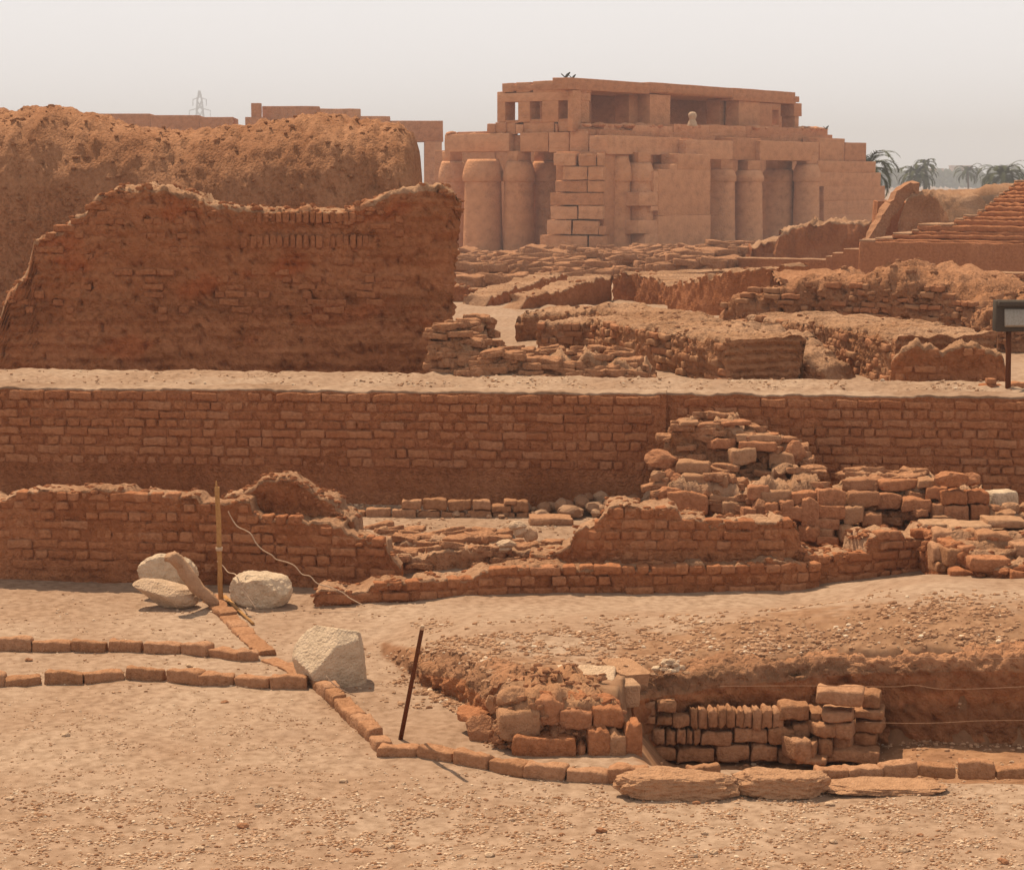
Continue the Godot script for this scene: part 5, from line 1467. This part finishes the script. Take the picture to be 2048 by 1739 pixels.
# ---------------------------------------------------------------- boulders, posts, wires, the box on its post
func build_small_things() -> void:
	# white boulder by the edging
	var b1 := thing("white_boulder", "big angular white limestone boulder beside the diagonal edging", "boulder", on_ground(665, 1385))
	var face := [[Vector3(0.40, 0.0, 0.92).normalized(), 0.30], [Vector3(-0.52, 0.66, 0.54).normalized(), 0.27], [Vector3(0.95, 0.12, 0.0).normalized(), 0.38], [Vector3(-0.85, -0.35, 0.40).normalized(), 0.42], [Vector3(0.15, 0.98, -0.2).normalized(), 0.42], [Vector3(0, -1, 0), 0.40], [Vector3(0, 0.3, -1).normalized(), 0.40], [Vector3(0.1, 0.80, 0.60).normalized(), 0.37], [Vector3(-0.95, 0.2, 0.3).normalized(), 0.46]]
	part("stone", rock(4, 0, 0.03, false, face), M.limestone, b1, fit(592, 1262, 732, 1390, 22.1, 0.6, 0.0, 0.88))
	var b2 := thing("white_boulder", "rounded white boulder with a pitted top, in front of the stepped wall", "boulder", on_ground(515, 1214))
	part("stone", rock(4, 0, 0.07, false, [[Vector3(0.1, 1, 0.1).normalized(), 0.36], [Vector3(-0.8, 0.1, 0.6).normalized(), 0.42], [Vector3(0, -1, 0), 0.4], [Vector3(0.55, 0.55, 0.6).normalized(), 0.43], [Vector3(0.1, 0.0, 1).normalized(), 0.42], [Vector3(-0.5, 0.8, 0.3).normalized(), 0.44]]), M.limestone, b2, fit(466, 1148, 570, 1220, 26.4, 0.5, 0.0, 0.90))
	var b3 := thing("white_boulder", "pitted white boulder resting on the almond-shaped stone", "boulder", on_ground(320, 1190))
	part("stone", rock(4, 7, 0.09, false), M.limestone, b3, fit(276, 1118, 384, 1190, 26.9, 0.45, 0.2, 0.95))
	var b4 := thing("pale_stone", "almond-shaped flat pale stone lying under the pitted boulder", "stone", on_ground(330, 1212))
	part("stone", rock(3, 4, 0.06, false, [[Vector3(0, 1, 0.1).normalized(), 0.40]]), M.limestone_b, b4, Transform3D(Basis(Vector3(0, 0, 1), -0.22) * Basis.from_scale(Vector3(.82, .34, .42)), at(330, 1186, 26.45)))
	var b5 := thing("leaning_stone", "long narrow stone propped at a slant against the pitted boulder", "stone", on_ground(420, 1200))
	part("stone", block(Vector3(0.15, 0.98, 0.16), 0.05, 0.05, 8.0, 2, 9, 2), M.fieldstone[3], b5, Transform3D(Basis(Vector3(0, 0, 1), 0.66) * Basis(Vector3(1, 0, 0), 0.2), at(384, 1160, 26.3)))
	# flat rocks in front of the edging
	for q in [[1266, 1550, 1466, 1602, 17.95, "long flat tan rock with a hollow end before the front edging"], [1494, 1548, 1642, 1598, 18.0, "split flat tan rock, deeper than its neighbour, before the front edging"], [1676, 1574, 1866, 1592, 18.05, "half-buried flat slab before the far end row of edging"]]:
		var st := thing("flat_rock", q[5], "rock", on_ground((q[0] + q[2]) / 2.0, q[3]))
		part("rock", rock(4, 4, 0.14, false, [[Vector3(0.05, 1, 0.12).normalized(), 0.36], [Vector3(0, 0.1, 1).normalized(), 0.38], [Vector3(0, -1, 0), 0.4]]), M.fieldstone[1], st, fit(q[0], q[1], q[2], q[3], q[4], 0.42, 0.0, 0.84))
	# wooden stake
	var foot := on_ground(440, 1203)
	var stake := thing("wooden_stake", "upright weathered wooden stake with a knotted band, by the boulders", "stake", foot)
	var topy: float = at(440, 974, -foot.z).y - foot.y
	part("shaft", block(Vector3(0.062, topy + 0.15, 0.05), 0.012, 0.012, 4.0, 1, 14, 1), M.wood, stake, Transform3D(Basis(Vector3(0, 0, 1), 0.012), foot + Vector3(0, topy / 2 - 0.075, 0)))
	part("band", tube(PackedVector3Array([Vector3(0, -.02, 0), Vector3(0, .03, 0)]), 0.048, 0.048, 8), M.wire, stake, Transform3D(Basis(), foot + Vector3(0, topy * 0.46, 0)))
	part("point", tube(PackedVector3Array([Vector3(-.012, -.02, 0), Vector3(-.01, .09, 0)]), 0.022, 0.004, 5), M.wood, stake, Transform3D(Basis(), foot + Vector3(-.012, topy, 0)))
	var lying := thing("wooden_stick", "short stick lying on the sand below the wooden stake", "stick", on_ground(480, 1222))
	part("stick", tube(PackedVector3Array([on_ground(450, 1200) + Vector3(0, .05, 0), on_ground(476, 1224) + Vector3(0, .035, 0), on_ground(506, 1250) + Vector3(0, .02, 0)]), 0.030, 0.022, 6), M.wood, lying)
	# rusty rod
	var rf := on_ground(801, 1478)
	var rod := thing("rusty_rod", "rusty iron rod leaning out of the sand behind the front edging", "rod", rf)
	var tip := at(844, 1257, -rf.z - 0.75)
	part("shaft", tube(PackedVector3Array([rf - (tip - rf) * 0.1, tip]), 0.026, 0.022, 8), M.rust, rod)
	part("cap", tube(PackedVector3Array([tip, tip + (tip - rf).normalized() * 0.04]), 0.024, 0.02, 8), M.limestone_b, rod)
	# twisted wires
	var cu := [[456, 1022, 26.9], [463, 1036, 26.9], [474, 1052, 26.85], [490, 1060, 26.8], [502, 1068, 26.75], [512, 1086, 26.7], [526, 1100, 26.65], [544, 1110, 26.6], [552, 1118, 26.6], [574, 1124, 26.55], [590, 1132, 26.5], [604, 1148, 26.45], [620, 1152, 26.4], [634, 1166, 26.35], [660, 1174, 26.3], [684, 1184, 26.25], [700, 1196, 26.2], [730, 1212, 26.1]]
	var wire := thing("twisted_wire", "long kinked wire hanging slack from the wooden stake to the low footing", "wire", at(730, 1212, 26.1))
	part("strand", tube(curve(cu), 0.0085, 0.0085, 5), M.wire, wire)
	var cv := [[434, 1122, 26.85], [446, 1132, 26.8], [456, 1144, 26.7], [470, 1148, 26.5], [476, 1158, 26.15], [482, 1172, 26.05], [492, 1188, 26.0], [500, 1200, 25.95], [512, 1217, 25.9]]
	var wire2 := thing("twisted_wire", "short kinked wire trailing over the rounded boulder below the stake", "wire", at(512, 1217, 25.9))
	part("strand", tube(curve(cv), 0.008, 0.008, 5), M.wire, wire2)
	var cw := [[652, 1352, 21.4], [668, 1368, 21.4], [690, 1382, 21.45], [712, 1392, 21.5]]
	var wire3 := thing("twisted_wire", "bit of wire curling at the foot of the angular boulder", "wire", at(712, 1392, 21.5))
	part("strand", tube(curve(cw), 0.006, 0.006, 5), M.wire, wire3)
	# cords strung across the deep side of the pit
	for q in [[[[1440, 1372, 20.7], [1600, 1371, 20.4], [1780, 1373, 20.1], [1830, 1370, 20.0], [1900, 1378, 19.9], [2060, 1372, 19.7], [2140, 1366, 19.6]], "upper sagging cord strung across the deep side of the pit"], [[[1730, 1444, 20.2], [1830, 1446, 20.0], [1900, 1444, 19.85], [1960, 1441, 19.75], [2060, 1440, 19.65], [2140, 1438, 19.6]], "lower cord strung across the deep side of the pit"], [[[1520, 1308, 20.9], [1640, 1314, 20.6], [1800, 1314, 20.3], [1900, 1315, 20.0], [2020, 1316, 19.8], [2140, 1312, 19.7]], "faint top cord strung along the lip of the pit"]]:
		var c := thing("cord", q[1], "cord", at(q[0][0][0], q[0][0][1], q[0][0][2]))
		part("strand", tube(curve(q[0]), 0.003, 0.003, 5), M.cord, c)
	# dark box with a pale panel, on a post
	var bf := Vector3(at(2017, 776, 33.4).x, 2.2, -33.4)
	var box := thing("signal_box", "dark metal box with pale slanted panel on a rusty post, cut by the frame edge", "box", bf)
	var ptop := at(2018, 655, 33.4)
	part("post", tube(PackedVector3Array([bf - Vector3(0, .2, 0), ptop]), 0.048, 0.045, 8), M.rust, box)
	var a := at(1990, 600, 33.4)
	var b := at(2082, 662, 33.4)
	var w := b.x - a.x
	var h := a.y - b.y
	var mid := (a + b) / 2
	part("housing", block(Vector3(w, h, 0.28), 0.02, 0.004, 1.0, 2, 2, 2), M.dark_metal, box, Transform3D(Basis(), mid))
	part("rim", block(Vector3(w * 0.96, h * 0.16, 0.12), 0.012, 0.003, 2.0, 2, 1, 1), M.dark_metal, box, Transform3D(Basis(), mid + Vector3(0, h * 0.40, 0.18)))
	part("panel", block(Vector3(w * 0.72, h * 0.56, 0.10), 0.015, 0.003, 3.0, 2, 2, 1), M.panel, box, Transform3D(Basis(Vector3(1, 0, 0), -0.35), mid + Vector3(w * 0.03, -h * 0.05, 0.16)))
	var pl := thing("brick_footing", "small brick footing beside the post of the metal box", "footing", at(1985, 782, 33.5))
	for q in [[1962, 768, 2008, 784], [1976, 756, 1994, 768], [2022, 764, 2062, 780]]:
		set_brick(pl, q, 33.5, M.bricks, 0.2)
	# larger loose stones on the sand
	for k in 46:
		var u := rr(10, 2040)
		var v := rr(1215, 1730)
		if v < 1560 and u > 700:
			v = rr(1585, 1730)
		var p := on_ground(u, v)
		var s := rr(.035, .085)
		var st := thing("loose_stone", "loose pale stone lying on the trodden sand" if k % 3 else "loose brown stone lying on the trodden sand", "stone", p, "loose stones on the sand")
		part("stone", rocks[k % rocks.size()], M.limestone_b if k % 3 else M.fieldstone[2], st, Transform3D(Basis(Vector3(rr(-.3, .3), 1, rr(-.3, .3)).normalized(), rr(0, 6)).scaled(Vector3(1.4, .7, 1) * s), p + Vector3(0, s * .15, 0)))

func curve(list: Array) -> PackedVector3Array:
	var c := Curve3D.new()
	c.bake_interval = 0.04
	var P := []
	for q in list:
		P.append(at(q[0], q[1], q[2]))
	for i in P.size():
		var t: Vector3 = (P[mini(i + 1, P.size() - 1)] - P[maxi(i - 1, 0)]) / 6.0
		c.add_point(P[i], -t, t)
	return c.get_baked_points()

# ---------------------------------------------------------------- small stones past counting
func scatter_gravel() -> void:
	var beds := [
		[15000, 1570.0, 1745.0, -40.0, 2090.0, 0.010, 0.032, 1.0, "coarse gravel strewn thick over the nearest strip of sand"],
		[4200, 1390.0, 1640.0, -40.0, 760.0, 0.006, 0.026, 1.0, "thin scatter of gravel on the open sand below the short edging rows"],
		[2600, 1520.0, 1640.0, 700.0, 2090.0, 0.007, 0.028, 1.0, "thin scatter of gravel on the sand before the curving edging"],
		[1500, 1180.0, 1390.0, -40.0, 900.0, 0.008, 0.035, 1.0, "scatter of pale gravel around the boulders"],
		[4200, 1228.0, 1330.0, 820.0, 1720.0, 0.012, 0.055, 0.25, "stones and clods littering the lip of the bank"],
		[1500, 1178.0, 1300.0, 1700.0, 2060.0, 0.015, 0.06, 0.0, "clods tumbled down the bank under the thick brick corner"],
		[1200, 1300.0, 1420.0, 760.0, 1040.0, 0.012, 0.06, 0.1, "dark clods on the slope between the rusty rod and the masonry"],
		[1500, 1270.0, 1500.0, 1380.0, 2060.0, 0.010, 0.05, 0.4, "pebbles sticking out of the cut earth of the pit"],
		[4200, 736.0, 800.0, -60.0, 2110.0, 0.012, 0.06, 0.7, "crumbs of brick and stone along the terrace top"],
		[1500, 1010.0, 1130.0, 640.0, 1300.0, 0.012, 0.05, 0.6, "crumbs of brick on the shelf between the low ledges"],
	]
	for q in beds:
		var mm := MultiMesh.new()
		mm.transform_format = MultiMesh.TRANSFORM_3D
		mm.use_colors = true
		mm.mesh = rocks[rng.randi_range(0, rocks.size() - 1)]
		mm.instance_count = q[0]
		for i in int(q[0]):
			var v := 0.0
			var u := 0.0
			for tries in 12:
				v = lerpf(q[1], q[2], rng.randf())
				u = rr(q[3], q[4])
				var edge: float = minf(minf((v - q[1]) / 40.0, (q[2] - v) / 14.0 + 0.5), minf((u - q[3]) / 110.0, (q[4] - u) / 110.0))
				if rng.randf() < clampf(edge, 0.0, 1.0) * clampf(0.42 + 2.2 * n_big.get_noise_2d(u * 0.35, v * 1.1), 0.05, 1.0):
					break
			var p := on_shelf(u, v) if v < 810 else on_ground(u, v)
			var s: float = lerpf(q[5], q[6], pow(rng.randf(), 3.0))
			mm.set_instance_transform(i, Transform3D(Basis(Vector3(rr(-1, 1), rr(-1, 1), rr(-1, 1)).normalized(), rr(0, 6)).scaled(Vector3(1.35, .8, 1.0) * s), p + Vector3(0, s * 0.12, 0)))
			var pale: float = rng.randf()
			var c := Color(.46, .27, .16).lerp(Color(.74, .56, .40), pale * pale * q[7])
			var pick := rng.randf()
			if pick < 0.2:
				c = Color(.34, .18, .10)
			elif pick < 0.25:
				c = Color(.72, .57, .42)
			mm.set_instance_color(i, c)
		var o := MultiMeshInstance3D.new()
		o.name = numbered("gravel")
		o.multimesh = mm
		o.material_override = M.gravel
		add_child(o)
		tag(o, q[8], "gravel", "", "stuff")

func on_shelf(u: float, v: float) -> Vector3:
	var p := on_level(u, v, 2.24)
	p.y = land(p.x, -p.z)
	return p
